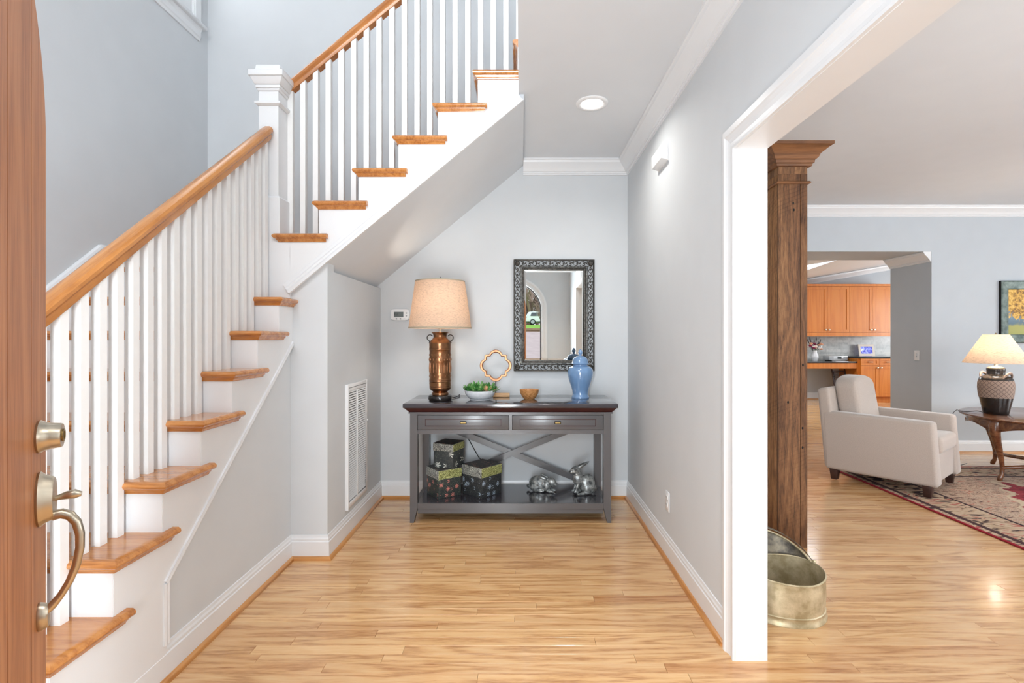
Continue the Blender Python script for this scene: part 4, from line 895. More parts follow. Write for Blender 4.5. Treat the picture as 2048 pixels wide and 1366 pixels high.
qf = thing('quatrefoil_ornament', 'copper quatrefoil outline on a rod and wood block behind the succulents', 'ornament', (-0.193, 3.94, TZ))
pts = []
for q in range(4):
    a0 = q * PI / 2; cx, cz = 0.066 * math.cos(a0), 0.066 * math.sin(a0)
    for i in range(13):
        a = a0 - 1.25 + 2.5 * i / 12; pts.append((cx + 0.050 * math.cos(a), cz + 0.050 * math.sin(a)))
    d = a0 + PI / 4
    pts.append((0.109 * math.cos(d - 0.05), 0.109 * math.sin(d - 0.05))); pts.append((0.109 * math.cos(d + 0.05), 0.109 * math.sin(d + 0.05)))
zc = 0.243; n = len(pts); m = MB()
cs = [(1.075, -0.006), (1.04, -0.011), (0.93, -0.011), (0.87, -0.005), (0.87, 0.006), (1.075, 0.006)]
vs_ = [(p[0] * s, y, zc + p[1] * s) for p in pts for s, y in cs]; k = len(cs)
fs_ = [(i * k + j, i * k + (j + 1) % k, ((i + 1) % n) * k + (j + 1) % k, ((i + 1) % n) * k + j) for i in range(n) for j in range(k)]
m.add(vs_, fs_); m.build('quatrefoil', 'copper_frame', qf, smooth=35)
MB().tube([(0.0, 0, 0.018), (0.0, 0, zc - 0.112)], 0.0035, 8).build('rod', 'iron', qf)
MB().box(-0.02, 0.108, -0.024, 0.024, 0, 0.028).build('wood_base', 'block_wood', qf, bevel=0.0015)

# ------------------------------------------------------------------ painted boxes on the shelf
def painted(name, base_rgb, flowers, leafs, dens):
    """flat painted flowers on a dark ground: star flowers from Voronoi cells, sprigs from a second one"""
    m, nt, b = new_mat(name); L = nt.links; tc = nd(nt, 'ShaderNodeTexCoord')
    v = nd(nt, 'ShaderNodeTexVoronoi', i_Scale=dens); v.inputs['Randomness'].default_value = 0.75; L.new(tc.outputs['Object'], v.inputs['Vector'])
    # petal count by angle round the cell's centre
    sub = nd(nt, 'ShaderNodeVectorMath', operation='SUBTRACT'); sc = nd(nt, 'ShaderNodeVectorMath', operation='SCALE'); sc.inputs['Scale'].default_value = 1.0
    L.new(tc.outputs['Object'], sub.inputs[0]); L.new(v.outputs['Position'], sub.inputs[1])
    sep = nd(nt, 'ShaderNodeSeparateXYZ'); L.new(sub.outputs[0], sep.inputs[0])
    hy = nd(nt, 'ShaderNodeMath', operation='ADD'); L.new(sep.outputs['X'], hy.inputs[0]); L.new(sep.outputs['Y'], hy.inputs[1])
    an = nd(nt, 'ShaderNodeMath', operation='ARCTAN2'); L.new(sep.outputs['Z'], an.inputs[0]); L.new(hy.outputs[0], an.inputs[1])
    mu = nd(nt, 'ShaderNodeMath', operation='MULTIPLY'); mu.inputs[1].default_value = 7.0; L.new(an.outputs[0], mu.inputs[0])
    co = nd(nt, 'ShaderNodeMath', operation='COSINE'); L.new(mu.outputs[0], co.inputs[0])
    rad = nd(nt, 'ShaderNodeMath', operation='MULTIPLY_ADD'); rad.inputs[1].default_value = 0.16; rad.inputs[2].default_value = 0.24; L.new(co.outputs[0], rad.inputs[0])
    lt_ = nd(nt, 'ShaderNodeMath', operation='LESS_THAN'); L.new(v.outputs['Distance'], lt_.inputs[0]); L.new(rad.outputs[0], lt_.inputs[1])
    n2 = nd(nt, 'ShaderNodeTexNoise', i_Scale=dens * 4.5, i_Detail=4.0, i_Roughness=0.7, i_Distortion=2.5); L.new(tc.outputs['Object'], n2.inputs['Vector'])
    r2 = ramp(nt, [(0.55, (0, 0, 0, 1)), (0.62, (0.8, 0.8, 0.8, 1))]); L.new(n2.outputs['Fac'], r2.inputs['Fac'])
    mx = nd(nt, 'ShaderNodeMix', data_type='RGBA'); mx.inputs['A'].default_value = lin(*base_rgb); mx.inputs['B'].default_value = lin(*leafs); L.new(r2.outputs['Color'], mx.inputs['Factor'])
    mx2 = nd(nt, 'ShaderNodeMix', data_type='RGBA'); mx2.inputs['B'].default_value = lin(*flowers); L.new(lt_.outputs[0], mx2.inputs['Factor']); L.new(mx.outputs['Result'], mx2.inputs['A'])
    L.new(mx2.outputs['Result'], b.inputs['Base Color']); b.inputs['Roughness'].default_value = 0.5
def scrollwork(name, ground, line, sc_):
    m, nt, b = new_mat(name); L = nt.links; tc = nd(nt, 'ShaderNodeTexCoord')
    n = nd(nt, 'ShaderNodeTexNoise', i_Scale=sc_, i_Detail=1.5, i_Distortion=3.0); L.new(tc.outputs['Object'], n.inputs['Vector'])
    mu = nd(nt, 'ShaderNodeMath', operation='MULTIPLY'); mu.inputs[1].default_value = 30.0; L.new(n.outputs['Fac'], mu.inputs[0])
    s = nd(nt, 'ShaderNodeMath', operation='SINE'); L.new(mu.outputs[0], s.inputs[0])
    r = ramp(nt, [(0.35, lin(*ground)), (0.6, lin(*line))]); L.new(s.outputs[0], r.inputs['Fac']); L.new(r.outputs['Color'], b.inputs['Base Color']); b.inputs['Roughness'].default_value = 0.5
painted('box_daisies', (56, 60, 62), (218, 220, 210), (116, 122, 110), 15.0)
painted('box_berries', (42, 46, 48), (214, 134, 122), (128, 140, 118), 22.0)
painted('box_blue_flowers', (40, 42, 46), (168, 184, 198), (118, 122, 112), 20.0)
painted('box_lid_top', (46, 46, 48), (120, 92, 84), (110, 104, 92), 24.0)
scrollwork('scroll_grey', (96, 98, 96), (196, 198, 188), 26.0)
scrollwork('scroll_olive', (112, 116, 66), (198, 202, 138), 26.0)
def keepsake(label, cx, cy, z, size, h, lid, rz, mat):
    t = thing('painted_box', label, 'box', (cx, cy, z), rz, 'painted boxes on the shelf')
    s = size / 2
    MB().box(-s + 0.004, s - 0.004, -s + 0.004, s - 0.004, 0, h - lid).build('body', mat, t, bevel=0.002)
    lo = MB().box(-s, s, -s, s, h - lid, h - 0.003).build('lid', 'scroll_grey', t, bevel=0.002)
    MB().box(s - 0.0005, s + 0.0012, -s + 0.002, s - 0.002, h - lid + 0.002, h - 0.004).build('olive_side', 'scroll_olive', lo)
    MB().box(-s + 0.002, s - 0.002, -s + 0.002, s - 0.002, h - 0.003, h).build('top_panel', 'box_lid_top', lo)
    return t
def center(nx, ny, a, size):   # a: direction of the right-hand edge, the left-hand edge is a + 90 degrees
    u = Vector((math.cos(a), math.sin(a))); v = Vector((-math.sin(a), math.cos(a))); c = Vector((nx, ny)) + (u + v) * (size / 2); return c.x, c.y
# local -Y side runs along the right-hand edge, local -X side along the left-hand edge
def put(label, nx, ny, a, size, z, h, lid, mat):
    x, y = center(nx, ny, a, size); t = keepsake(label, x, y, z, size, h, lid, a - PI / 2, mat); return t
put('painted box with pink berries and olive lid band under the small box', -0.592, 3.640, math.radians(37), 0.195, 0.130, 0.207, 0.068, 'box_berries')
put('largest painted box with pale blue flowers right of the stacked pair', -0.282, 3.650, math.radians(48), 0.212, 0.130, 0.223, 0.074, 'box_blue_flowers')
put('small painted box with white daisies on top of the berry box', -0.492, 3.690, math.radians(68), 0.172, 0.3375, 0.180, 0.056, 'box_daisies')

# ------------------------------------------------------------------ pewter rabbits
def rabbit(label, loc, rz, blobs, ears):
    t = thing('rabbit_figurine', label, 'figurine', loc, rz, 'pewter rabbits on the shelf')
    m = MB()
    for c, r, ry in blobs: m.ellipsoid(c, r, Matrix.Rotation(ry, 3, 'Y'), n=20, m=12)
    for pts, rad in ears: m.tube(pts, rad, 10)
    o = m.build('body', 'pewter', t)
    rm = o.modifiers.new('remesh', 'REMESH'); rm.mode = 'VOXEL'; rm.voxel_size = 0.0035; rm.use_smooth_shade = True
    s = o.modifiers.new('smooth', 'SMOOTH'); s.factor = 0.5; s.iterations = 4
    return t
# crouching, head to +X
rabbit('crouching pewter rabbit on the shelf facing right', (0.165, 3.85, 0.130), math.radians(-22),
       [((-0.03, 0, 0.055), (0.075, 0.055, 0.058), 0.1), ((-0.045, 0.03, 0.038), (0.05, 0.028, 0.038), 0), ((-0.045, -0.03, 0.038), (0.05, 0.028, 0.038), 0), ((0.035, 0, 0.048), (0.045, 0.042, 0.045), 0), ((0.074, 0, 0.076), (0.040, 0.031, 0.034), 0.35), ((0.102, 0, 0.064), (0.021, 0.019, 0.017), 0.3),
        ((-0.110, 0, 0.028), (0.018, 0.014, 0.016), 0), ((0.075, 0.022, 0.010), (0.035, 0.013, 0.011), 0), ((0.075, -0.022, 0.010), (0.035, 0.013, 0.011), 0), ((-0.02, 0.036, 0.010), (0.05, 0.016, 0.012), 0), ((-0.02, -0.036, 0.010), (0.05, 0.016, 0.012), 0), ((0.082, -0.026, 0.076), (0.006, 0.005, 0.006), 0), ((0.082, 0.026, 0.076), (0.006, 0.005, 0.006), 0)],
       [([(0.055, 0.012, 0.094), (0.030, 0.016, 0.104), (0.0, 0.018, 0.116), (-0.022, 0.018, 0.128)], [0.007, 0.011, 0.011, 0.004]), ([(0.055, -0.012, 0.094), (0.032, -0.020, 0.102), (0.004, -0.026, 0.110), (-0.014, -0.030, 0.117)], [0.007, 0.011, 0.011, 0.004])])
# sitting up, head to -X after the turn
rabbit('sitting pewter rabbit with raised ears on the shelf facing left', (0.468, 3.79, 0.130), math.radians(180 + 18),
       [((-0.030, 0, 0.072), (0.066, 0.056, 0.074), 0.15), ((-0.038, 0.036, 0.045), (0.052, 0.026, 0.046), 0), ((-0.038, -0.036, 0.045), (0.052, 0.026, 0.046), 0), ((0.030, 0, 0.105), (0.040, 0.040, 0.060), 0.35), ((0.048, 0, 0.150), (0.034, 0.028, 0.034), 0.0), ((0.062, 0, 0.178), (0.040, 0.029, 0.031), 0.25), ((0.092, 0, 0.170), (0.019, 0.017, 0.016), 0.2), ((0.055, 0, 0.115), (0.028, 0.030, 0.040), 0),
        ((-0.100, 0, 0.036), (0.018, 0.014, 0.016), 0), ((0.010, 0.040, 0.011), (0.058, 0.016, 0.012), 0), ((0.010, -0.040, 0.011), (0.058, 0.016, 0.012), 0), ((0.052, 0.018, 0.060), (0.014, 0.012, 0.045), -0.35), ((0.052, -0.018, 0.060), (0.014, 0.012, 0.045), -0.35), ((0.062, 0.018, 0.022), (0.022, 0.012, 0.010), 0), ((0.062, -0.018, 0.022), (0.022, 0.012, 0.010), 0), ((0.074, 0.027, 0.186), (0.006, 0.005, 0.006), 0), ((0.074, -0.027, 0.186), (0.006, 0.005, 0.006), 0)],
       [([(0.040, 0.012, 0.202), (0.012, 0.016, 0.214), (-0.020, 0.018, 0.230), (-0.044, 0.018, 0.240)], [0.007, 0.012, 0.011, 0.004]), ([(0.040, -0.012, 0.200), (0.010, -0.024, 0.204), (-0.022, -0.032, 0.212), (-0.044, -0.036, 0.220)], [0.007, 0.012, 0.012, 0.004])])
# ------------------------------------------------------------------ reclaimed timber post
po = thing('wooden_post', 'reclaimed timber post with moulded cap beyond the opening', 'post', (1.593, 3.12, 0))
PWD = 0.18; PH = 2.31
m = MB(); m.cur = 0.35; m.box(0.0, 0.135, 0.0, 0.02, 0, PH); m.build('front_board', 'post_wood', po, bevel=0.002)
m = MB(); m.cur = 0.15; m.box(0.137, PWD, 0.0, 0.02, 0, PH); m.build('front_board', 'post_wood', po, bevel=0.002)
m = MB(); m.cur = 0.95; m.box(0.0, 0.02, 0.021, PWD, 0, PH); m.build('side_board', 'post_wood', po, bevel=0.002)
m = MB(); m.cur = 0.45; m.box(PWD - 0.02, PWD, 0.021, PWD, 0, PH); m.build('side_board', 'post_wood', po, bevel=0.002)
m = MB(); m.cur = 0.25; m.box(0.021, PWD - 0.021, PWD - 0.02, PWD, 0, PH); m.build('back_board', 'post_wood', po, bevel=0.002)
for (x, z) in ((0.092, 2.13), (0.096, 2.088), (0.06, 0.9), (0.15, 0.62), (0.15, 0.74), (0.152, 1.13)):
    m = MB(); m.lathe([(0.0001, 0.0), (0.006, 0.0), (0.005, 0.0012), (0.0001, 0.0012)], (x, 0.0, z), 10, sy=1.5, rot=RX); m.build('nail_hole', 'gap_black', po)
def around(m, prof, x0, x1, y0, y1):
    for (a, b, out, up_) in (((x0, y0, 0), (x1, y0, 0), (0, -1, 0), None), ((x1, y0, 0), (x1, y1, 0), (1, 0, 0), None), ((x1, y1, 0), (x0, y1, 0), (0, 1, 0), None), ((x0, y1, 0), (x0, y0, 0), (-1, 0, 0), None)):
        m.sweep(prof, a, b, out, m0=-1, m1=1)
    return m
m = MB(); m.cur = 0.3; around(m, [(0, PH - 0.062), (0.010, PH - 0.062), (0.016, PH - 0.054), (0.010, PH - 0.046), (0, PH - 0.044)], 0, PWD, 0, PWD).build('astragal', 'post_cap_wood', po)
m = MB(); m.cur = 0.5; m.box(0.001, PWD - 0.001, 0.001, PWD - 0.001, PH, PH + 0.06); m.build('neck_block', 'post_wood', po)
m = MB(); m.cur = 0.6
around(m, [(0, PH + 0.045), (0.018, PH + 0.045), (0.020, PH + 0.058), (0.028, PH + 0.062), (0.030, PH + 0.078), (0.044, PH + 0.090), (0.052, PH + 0.110), (0.066, PH + 0.122), (0.092, PH + 0.145), (0.104, PH + 0.150), (0.104, PH + 0.168), (0, PH + 0.168)], 0, PWD, 0, PWD)
m.box(0, PWD, 0, PWD, PH + 0.06, PH + 0.167); m.build('crown_cap', 'post_cap_wood', po, smooth=30)

# ------------------------------------------------------------------ brass coal scuttle
sc_ = thing('coal_scuttle', 'tarnished brass coal scuttle on the floor behind the white jamb', 'coal scuttle', (1.258, 2.42, 0), math.radians(18))
def oval(a, rx=0.185, ry=0.17): 
    k = 1.0 - 0.10 * max(0.0, -math.cos(a)) ; return Vector((rx * math.cos(a), ry * k * math.sin(a), 0))
NA = 48
def rim_z(a):   # low front, slightly higher at the back
    return 0.185 + 0.012 * math.cos(a) ** 2
def ringloop(sx, zf):
    return [Vector((oval(2 * PI * i / NA).x * sx, oval(2 * PI * i / NA).y * sx, zf(2 * PI * i / NA) if callable(zf) else zf)) for i in range(NA)]
def loft(m, loops):
    n = len(loops[0]); vs_ = [p for l in loops for p in l]; fs_ = []
    for i in range(len(loops) - 1): fs_ += [(i * n + k, i * n + (k + 1) % n, (i + 1) * n + (k + 1) % n, (i + 1) * n + k) for k in range(n)]
    m.add(vs_, fs_)
m = MB(); loft(m, [ringloop(0.02, 0.012), ringloop(0.98, 0.012), ringloop(0.985, 0.03), ringloop(1.01, 0.10), ringloop(1.0, 0.15), ringloop(1.0, rim_z), ringloop(0.985, rim_z), ringloop(0.98, 0.10), ringloop(0.96, 0.02), ringloop(0.02, 0.02)]); m.build('body', 'old_brass', sc_, smooth=50)
m = MB(); loft(m, [ringloop(0.97, 0.0), ringloop(1.035, 0.0), ringloop(1.04, 0.006), ringloop(1.01, 0.014), ringloop(1.0, 0.034), ringloop(1.012, 0.038), ringloop(0.99, 0.042), ringloop(0.97, 0.0)]); m.build('foot_ring', 'old_brass', sc_, smooth=50)
m = MB(); loft(m, [ringloop(0.99, lambda a: rim_z(a) - 0.004), ringloop(1.018, rim_z), ringloop(0.99, lambda a: rim_z(a) + 0.005), ringloop(0.975, rim_z), ringloop(0.99, lambda a: rim_z(a) - 0.004)]); m.build('rolled_rim', 'old_brass', sc_, smooth=60)
# raised back hood: a curved sheet over the rear half
def hood(t, s, off=0.0):   # t 0..1 around the back half, s 0..1 from rim to crest
    a = PI * t; p = oval(a); e = math.sin(PI * t) ** 0.75
    return Vector((p.x * (1.0 + off - 0.04 * s), p.y * (1.0 + off) + 0.07 * s * e, rim_z(a) + 0.118 * s * e))
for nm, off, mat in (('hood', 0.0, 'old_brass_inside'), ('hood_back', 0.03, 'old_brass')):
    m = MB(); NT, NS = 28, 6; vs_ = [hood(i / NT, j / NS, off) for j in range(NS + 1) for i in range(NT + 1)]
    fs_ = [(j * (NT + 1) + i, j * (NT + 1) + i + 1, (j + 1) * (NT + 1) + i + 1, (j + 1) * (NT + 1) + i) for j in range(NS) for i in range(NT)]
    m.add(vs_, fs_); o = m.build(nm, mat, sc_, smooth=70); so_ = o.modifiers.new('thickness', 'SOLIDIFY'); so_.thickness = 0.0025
m = MB(); m.tube([hood(i / 28, 1.0, 0.0) for i in range(29)], 0.005, 8); m.build('hood_bead', 'old_brass', sc_, smooth=60)
m = MB()
for i in range(24):
    pass
strap = []
for i in range(25):
    t = i / 24; a = PI * t; p = oval(a, 0.192, 0.15); e = math.sin(PI * t) ** 0.7; strap.append((Vector((p.x, p.y * 0.9 + 0.085 * e, rim_z(a) + 0.130 * e)), Vector((p.x * 1.0, p.y * 0.9 + 0.130 * e, rim_z(a) + 0.136 * e))))
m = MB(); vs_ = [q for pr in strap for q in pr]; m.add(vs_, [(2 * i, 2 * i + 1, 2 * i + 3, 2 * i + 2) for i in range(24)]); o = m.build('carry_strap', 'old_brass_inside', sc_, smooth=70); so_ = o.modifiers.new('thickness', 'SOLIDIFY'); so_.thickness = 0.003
for s in (-1, 1): MB().lathe([(0.0001, -0.008), (0.009, -0.008), (0.011, 0.0), (0.007, 0.008), (0.0001, 0.010)], (s * 0.192, 0.0, 0.200), 12, rot=Matrix.Rotation(PI / 2, 3, 'Y')).build('hinge_pin', 'old_brass', sc_, smooth=50)
for t in (0.40, 0.47): 
    p = hood(t, 0.72); MB().ellipsoid((p.x, p.y - 0.004, p.z), (0.004, 0.003, 0.004), n=10, m=6).build('rivet', 'satin_nickel', sc_, smooth=60)

# ------------------------------------------------------------------ rug
def rug_mat():
    m, nt, b = new_mat('rug_pile'); L = nt.links; tc = nd(nt, 'ShaderNodeTexCoord'); sep = nd(nt, 'ShaderNodeSeparateXYZ'); L.new(tc.outputs['Object'], sep.inputs[0])
    def math_(op, a, b_=None, c_=None):
        n = nd(nt, 'ShaderNodeMath', operation=op)
        for i, x in enumerate((a, b_, c_)):
            if x is None: continue
            if isinstance(x, (int, float)): n.inputs[i].default_value = x
            else: L.new(x, n.inputs[i])
        return n.outputs[0]
    # wobble so that motifs read as woven
    nz = nd(nt, 'ShaderNodeTexNoise', i_Scale=14.0, i_Detail=3.0); L.new(tc.outputs['Object'], nz.inputs['Vector'])
    wob = math_('MULTIPLY_ADD', nz.outputs['Fac'], 0.10, -0.05)
    ax = math_('ADD', math_('ABSOLUTE', sep.outputs['X']), wob); ay = math_('ADD', math_('ABSOLUTE', sep.outputs['Y']), wob)
    HX_, HY_ = 1.22, 1.66
    dx = math_('SUBTRACT', HX_, math_('ABSOLUTE', sep.outputs['X'])); dy = math_('SUBTRACT', HY_, math_('ABSOLUTE', sep.outputs['Y'])); de = math_('MINIMUM', dx, dy)
    # medallion: stepped diamond with zigzag edge
    zig = math_('MULTIPLY', math_('PINGPONG', ay, 0.11), 0.9)
    dia = math_('ADD', math_('ADD', math_('MULTIPLY', ax, 1.5), ay), zig)
    fl = nd(nt, 'ShaderNodeTexVoronoi', i_Scale=11.0); fl.distance = 'MANHATTAN'; L.new(tc.outputs['Object'], fl.inputs['Vector'])
    n2 = nd(nt, 'ShaderNodeTexNoise', i_Scale=11.0, i_Detail=6.0, i_Roughness=0.72, i_Distortion=1.8)
    mp = nd(nt, 'ShaderNodeMapping'); mp.inputs['Scale'].default_value = (0.55, 1.5, 1); L.new(tc.outputs['Object'], mp.inputs['Vector']); L.new(mp.outputs[0], n2.inputs['Vector'])
    n3 = nd(nt, 'ShaderNodeTexNoise', i_Scale=9.0, i_Detail=4.0, i_Distortion=2.0); L.new(mp.outputs[0], n3.inputs['Vector'])
    def mix(f, A, B):
        x = nd(nt, 'ShaderNodeMix', data_type='RGBA')
        L.new(f, x.inputs['Factor'])
        for k_, v_ in (('A', A), ('B', B)):
            if isinstance(v_, tuple): x.inputs[k_].default_value = v_
            else: L.new(v_, x.inputs[k_])
        return x.outputs['Result']
    fleck = ramp(nt, [(0.37, lin(66, 40, 42)), (0.42, lin(186, 150, 128)), (0.54, lin(210, 188, 164)), (0.62, lin(200, 130, 108)), (0.68, lin(176, 74, 70))]); L.new(n2.outputs['Fac'], fleck.inputs['Fac'])
    redf = ramp(nt, [(0.36, lin(92, 24, 34)), (0.52, lin(156, 40, 54)), (0.72, lin(186, 84, 84))]); L.new(n2.outputs['Fac'], redf.inputs['Fac'])
    bord = ramp(nt, [(0.40, lin(58, 36, 42)), (0.45, lin(190, 158, 128)), (0.56, lin(210, 188, 160)), (0.63, lin(178, 88, 78))]); L.new(n3.outputs['Fac'], bord.inputs['Fac'])
    vein = math_('LESS_THAN', math_('ABSOLUTE', math_('SINE', math_('MULTIPLY', n3.outputs['Fac'], 34.0))), 0.22)
    field = mix(vein, fleck.outputs['Color'], lin(64, 40, 42))
    inmed = math_('LESS_THAN', dia, 1.15); edge = math_('LESS_THAN', math_('ABSOLUTE', math_('SUBTRACT', dia, 1.20)), 0.035)
    c = mix(inmed, field, redf.outputs['Color']); c = mix(edge, c, lin(206, 186, 158))
    core = math_('LESS_THAN', dia, 0.5); c = mix(core, c, fleck.outputs['Color'])
    c = mix(math_('LESS_THAN', de, 0.36), c, bord.outputs['Color'])
    c = mix(math_('LESS_THAN', math_('ABSOLUTE', math_('SUBTRACT', de, 0.37)), 0.012), c, lin(60, 34, 38))
    c = mix(math_('LESS_THAN', math_('ABSOLUTE', math_('SUBTRACT', de, 0.075)), 0.02), c, lin(74, 44, 46))
    c = mix(math_('LESS_THAN', de, 0.018), c, lin(158, 26, 44))
    L.new(c, b.inputs['Base Color']); b.inputs['Roughness'].default_value = 0.95
    bp = nd(nt, 'ShaderNodeBump', i_Strength=0.4, i_Distance=0.004); nn = nd(nt, 'ShaderNodeTexNoise', i_Scale=420.0); L.new(tc.outputs['Object'], nn.inputs['Vector']); L.new(nn.outputs['Fac'], bp.inputs['Height']); L.new(bp.outputs['Normal'], b.inputs['Normal'])
rug_mat()
rugo = MB().box(-1.22, 1.22, -1.66, 1.66, 0.0, 0.010).build('area_rug', 'rug_pile', None, bevel=0.004, loc=(3.075 + 1.22, 5.06 - 1.66, 0.0005))
tag(rugo, 'red and beige oriental area rug under the armchair', 'rug')

# ------------------------------------------------------------------ armchair
fx, fy = 0.62, -0.785
arz = math.atan2(fy, fx) + PI / 2     # local -Y is the front
ch_ = thing('armchair', 'taupe upholstered club armchair with square arms on the rug', 'armchair', (3.345, 4.68 - 0.12, 0.0108), arz)
def rb(m_, x0, x1, y0, y1, z0, z1): return MB().box(x0, x1, y0, y1, z0, z1)
AW, AD = 0.385, 0.42
def soft(name, mb, bev, seg=4):
    return mb.build(name, 'taupe_fabric', ch_, bevel=bev, seg=seg)
soft('seat_base', MB().box(-AW + 0.12, AW - 0.12, -AD + 0.03, AD - 0.05, 0.10, 0.335), 0.02)
for s in (-1, 1):
    xo, xi = s * AW, s * (AW - 0.135)
    pr = [(-AD, 0.09), (AD - 0.02, 0.09), (AD + 0.01, 0.618), (-AD + 0.035, 0.608)]
    m = MB(); m.prism(pr, lambda p, q: (xo, p, q), lambda p, q: (xi, p, q)); soft('arm', m, 0.028, 5)
    x0, x1 = sorted((s * (AW - 0.010), s * (AW - 0.085)))
    for yy in (-AD + 0.075, AD - 0.085):
        m = MB(); m.frustum(x0 + 0.006, x1 - 0.006, yy - 0.028, yy + 0.028, 0.0, 0.095, -0.004, 0.006); m.build('leg', 'dark_leg', ch_, bevel=0.003)
m = MB(); m.prism([(AD - 0.14, 0.10), (AD - 0.01, 0.10), (AD + 0.055, 0.815), (AD - 0.045, 0.835)], lambda p, q: (-AW + 0.004, p, q), lambda p, q: (AW - 0.004, p, q)); soft('back', m, 0.03, 5)
m = MB(); m.prism([(-AD + 0.005, 0.335), (AD - 0.13, 0.325), (AD - 0.13, 0.455), (-AD + 0.005, 0.475)], lambda p, q: (-AW + 0.137, p, q), lambda p, q: (AW - 0.137, p, q)); soft('seat_cushion', m, 0.04, 5)
# back cushion: domed top
pts = [(-AW + 0.139, 0.46)] + [(AW - 0.139, 0.46)] + [((AW - 0.139 + 0.045 * math.sin(PI * 0.5)) * 0 + (AW - 0.135) * c0, 0.86 + 0.075 * math.sqrt(max(0, 1 - c0 * c0))) for c0 in [1 - 2 * i / 12 for i in range(13)]]
m = MB(); m.prism(pts, lambda p, q: (p, AD - 0.285 + (q - 0.46) * 0.16, q), lambda p, q: (p, AD - 0.105 + (q - 0.46) * 0.16, q)); soft('back_cushion', m, 0.04, 5)

# ------------------------------------------------------------------ round side table with cabriole legs
stb = thing('side_table', 'carved walnut side table with cabriole legs beside the armchair', 'side table', (4.86, 4.60, 0.0108), 0)
TR = 0.66; TH = 0.57
MB().lathe([(0.0001, TH - 0.024), (TR - 0.012, TH - 0.024), (TR, TH - 0.014), (TR - 0.002, TH - 0.004), (TR - 0.012, TH), (0.0001, TH)], n=64).build('top', 'walnut_table', stb, smooth=40)
NP = 96; lo, hi = [], []
la = [math.atan2(-0.05, -0.53), math.atan2(0.47, -0.19)]; legs_a = [la[0] + k * PI / 2 for k in range(4)]
def apz(a):
    d = min(abs(((a - l + PI) % (2 * PI)) - PI) for l in legs_a); f = 1 - d / (PI / 4)   # 1 at a leg, 0 midway
    return TH - 0.085 - 0.03 * max(0, f) ** 2 - 0.014 * math.cos(8 * d)
m = MB(); ro, ri = TR - 0.055, TR - 0.08; vs_ = []
for i in range(NP):
    a = 2 * PI * i / NP; c_, s_ = math.cos(a), math.sin(a); z = apz(a)
    vs_ += [(ro * c_, ro * s_, TH - 0.024), (ro * c_, ro * s_, z), (ri * c_, ri * s_, z), (ri * c_, ri * s_, TH - 0.024)]
m.add(vs_, [(i * 4 + j, i * 4 + (j + 1) % 4, ((i + 1) % NP) * 4 + (j + 1) % 4, ((i + 1) % NP) * 4 + j) for i in range(NP) for j in range(4)]); ap = m.build('apron', 'walnut_table', stb, smooth=40)
m = MB(); m.tube([((ro + 0.002) * math.cos(2 * PI * i / NP), (ro + 0.002) * math.sin(2 * PI * i / NP), apz(2 * PI * i / NP) + 0.008) for i in range(NP + 1)], 0.005, 6); m.build('apron_bead', 'walnut_table', ap, smooth=60)
for a in [l + PI / 4 for l in legs_a]:
    p = Vector((ro * math.cos(a), ro * math.sin(a), TH - 0.085)); t_ = Vector((-math.sin(a), math.cos(a), 0)); m = MB()
    for s in (-1, 1): m.tube([p + t_ * (s * 0.02) + Vector((0, 0, 0.014 * math.sin(k * 0.6))) + t_ * (s * 0.016 * math.cos(k * 0.6)) for k in range(9)], 0.004, 6)
    m.build('carving', 'walnut_table', ap, smooth=60)
def cab(a):
    d = Vector((math.cos(a), math.sin(a), 0)); pts = []; rad = []
    for (r, z, q) in ((TR - 0.085, TH - 0.03, 0.045), (TR - 0.070, TH - 0.08, 0.048), (TR - 0.066, TH - 0.14, 0.040), (TR - 0.085, TH - 0.22, 0.032), (TR - 0.112, TH - 0.31, 0.025), (TR - 0.132, TH - 0.39, 0.020), (TR - 0.140, TH - 0.46, 0.017), (TR - 0.134, TH - 0.515, 0.017), (TR - 0.120, 0.030, 0.021), (TR - 0.112, 0.010, 0.020), (TR - 0.112, 0.0, 0.016)):
        pts.append(d * r + Vector((0, 0, z))); rad.append(q)
    return pts, rad
for a in legs_a:
    p, r = cab(a); l = MB().tube(p, r, 14).build('leg', 'walnut_table', stb, smooth=60)
    d = Vector((math.cos(a), math.sin(a), 0)); MB().tube([q + d * (rr * 0.96) for q, rr in zip(p[1:9], r[1:9])], 0.004, 6).build('leg_bead', 'walnut_table', l, smooth=60)
for k in range(2):
    a = legs_a[k]; R_ = TR - 0.13; m = MB(); d = Vector((math.cos(a), math.sin(a), 0)); t_ = Vector((-d.y, d.x, 0))
    m.tube([d * (R_ * (1 - 2 * i / 16)) + t_ * (0.05 * math.sin(2 * PI * i / 16)) + Vector((0, 0, 0.115 + 0.03 * math.sin(PI * i / 16) + 0.001 * k)) for i in range(17)], 0.017, 8); m.build('stretcher', 'walnut_table', stb, smooth=60)

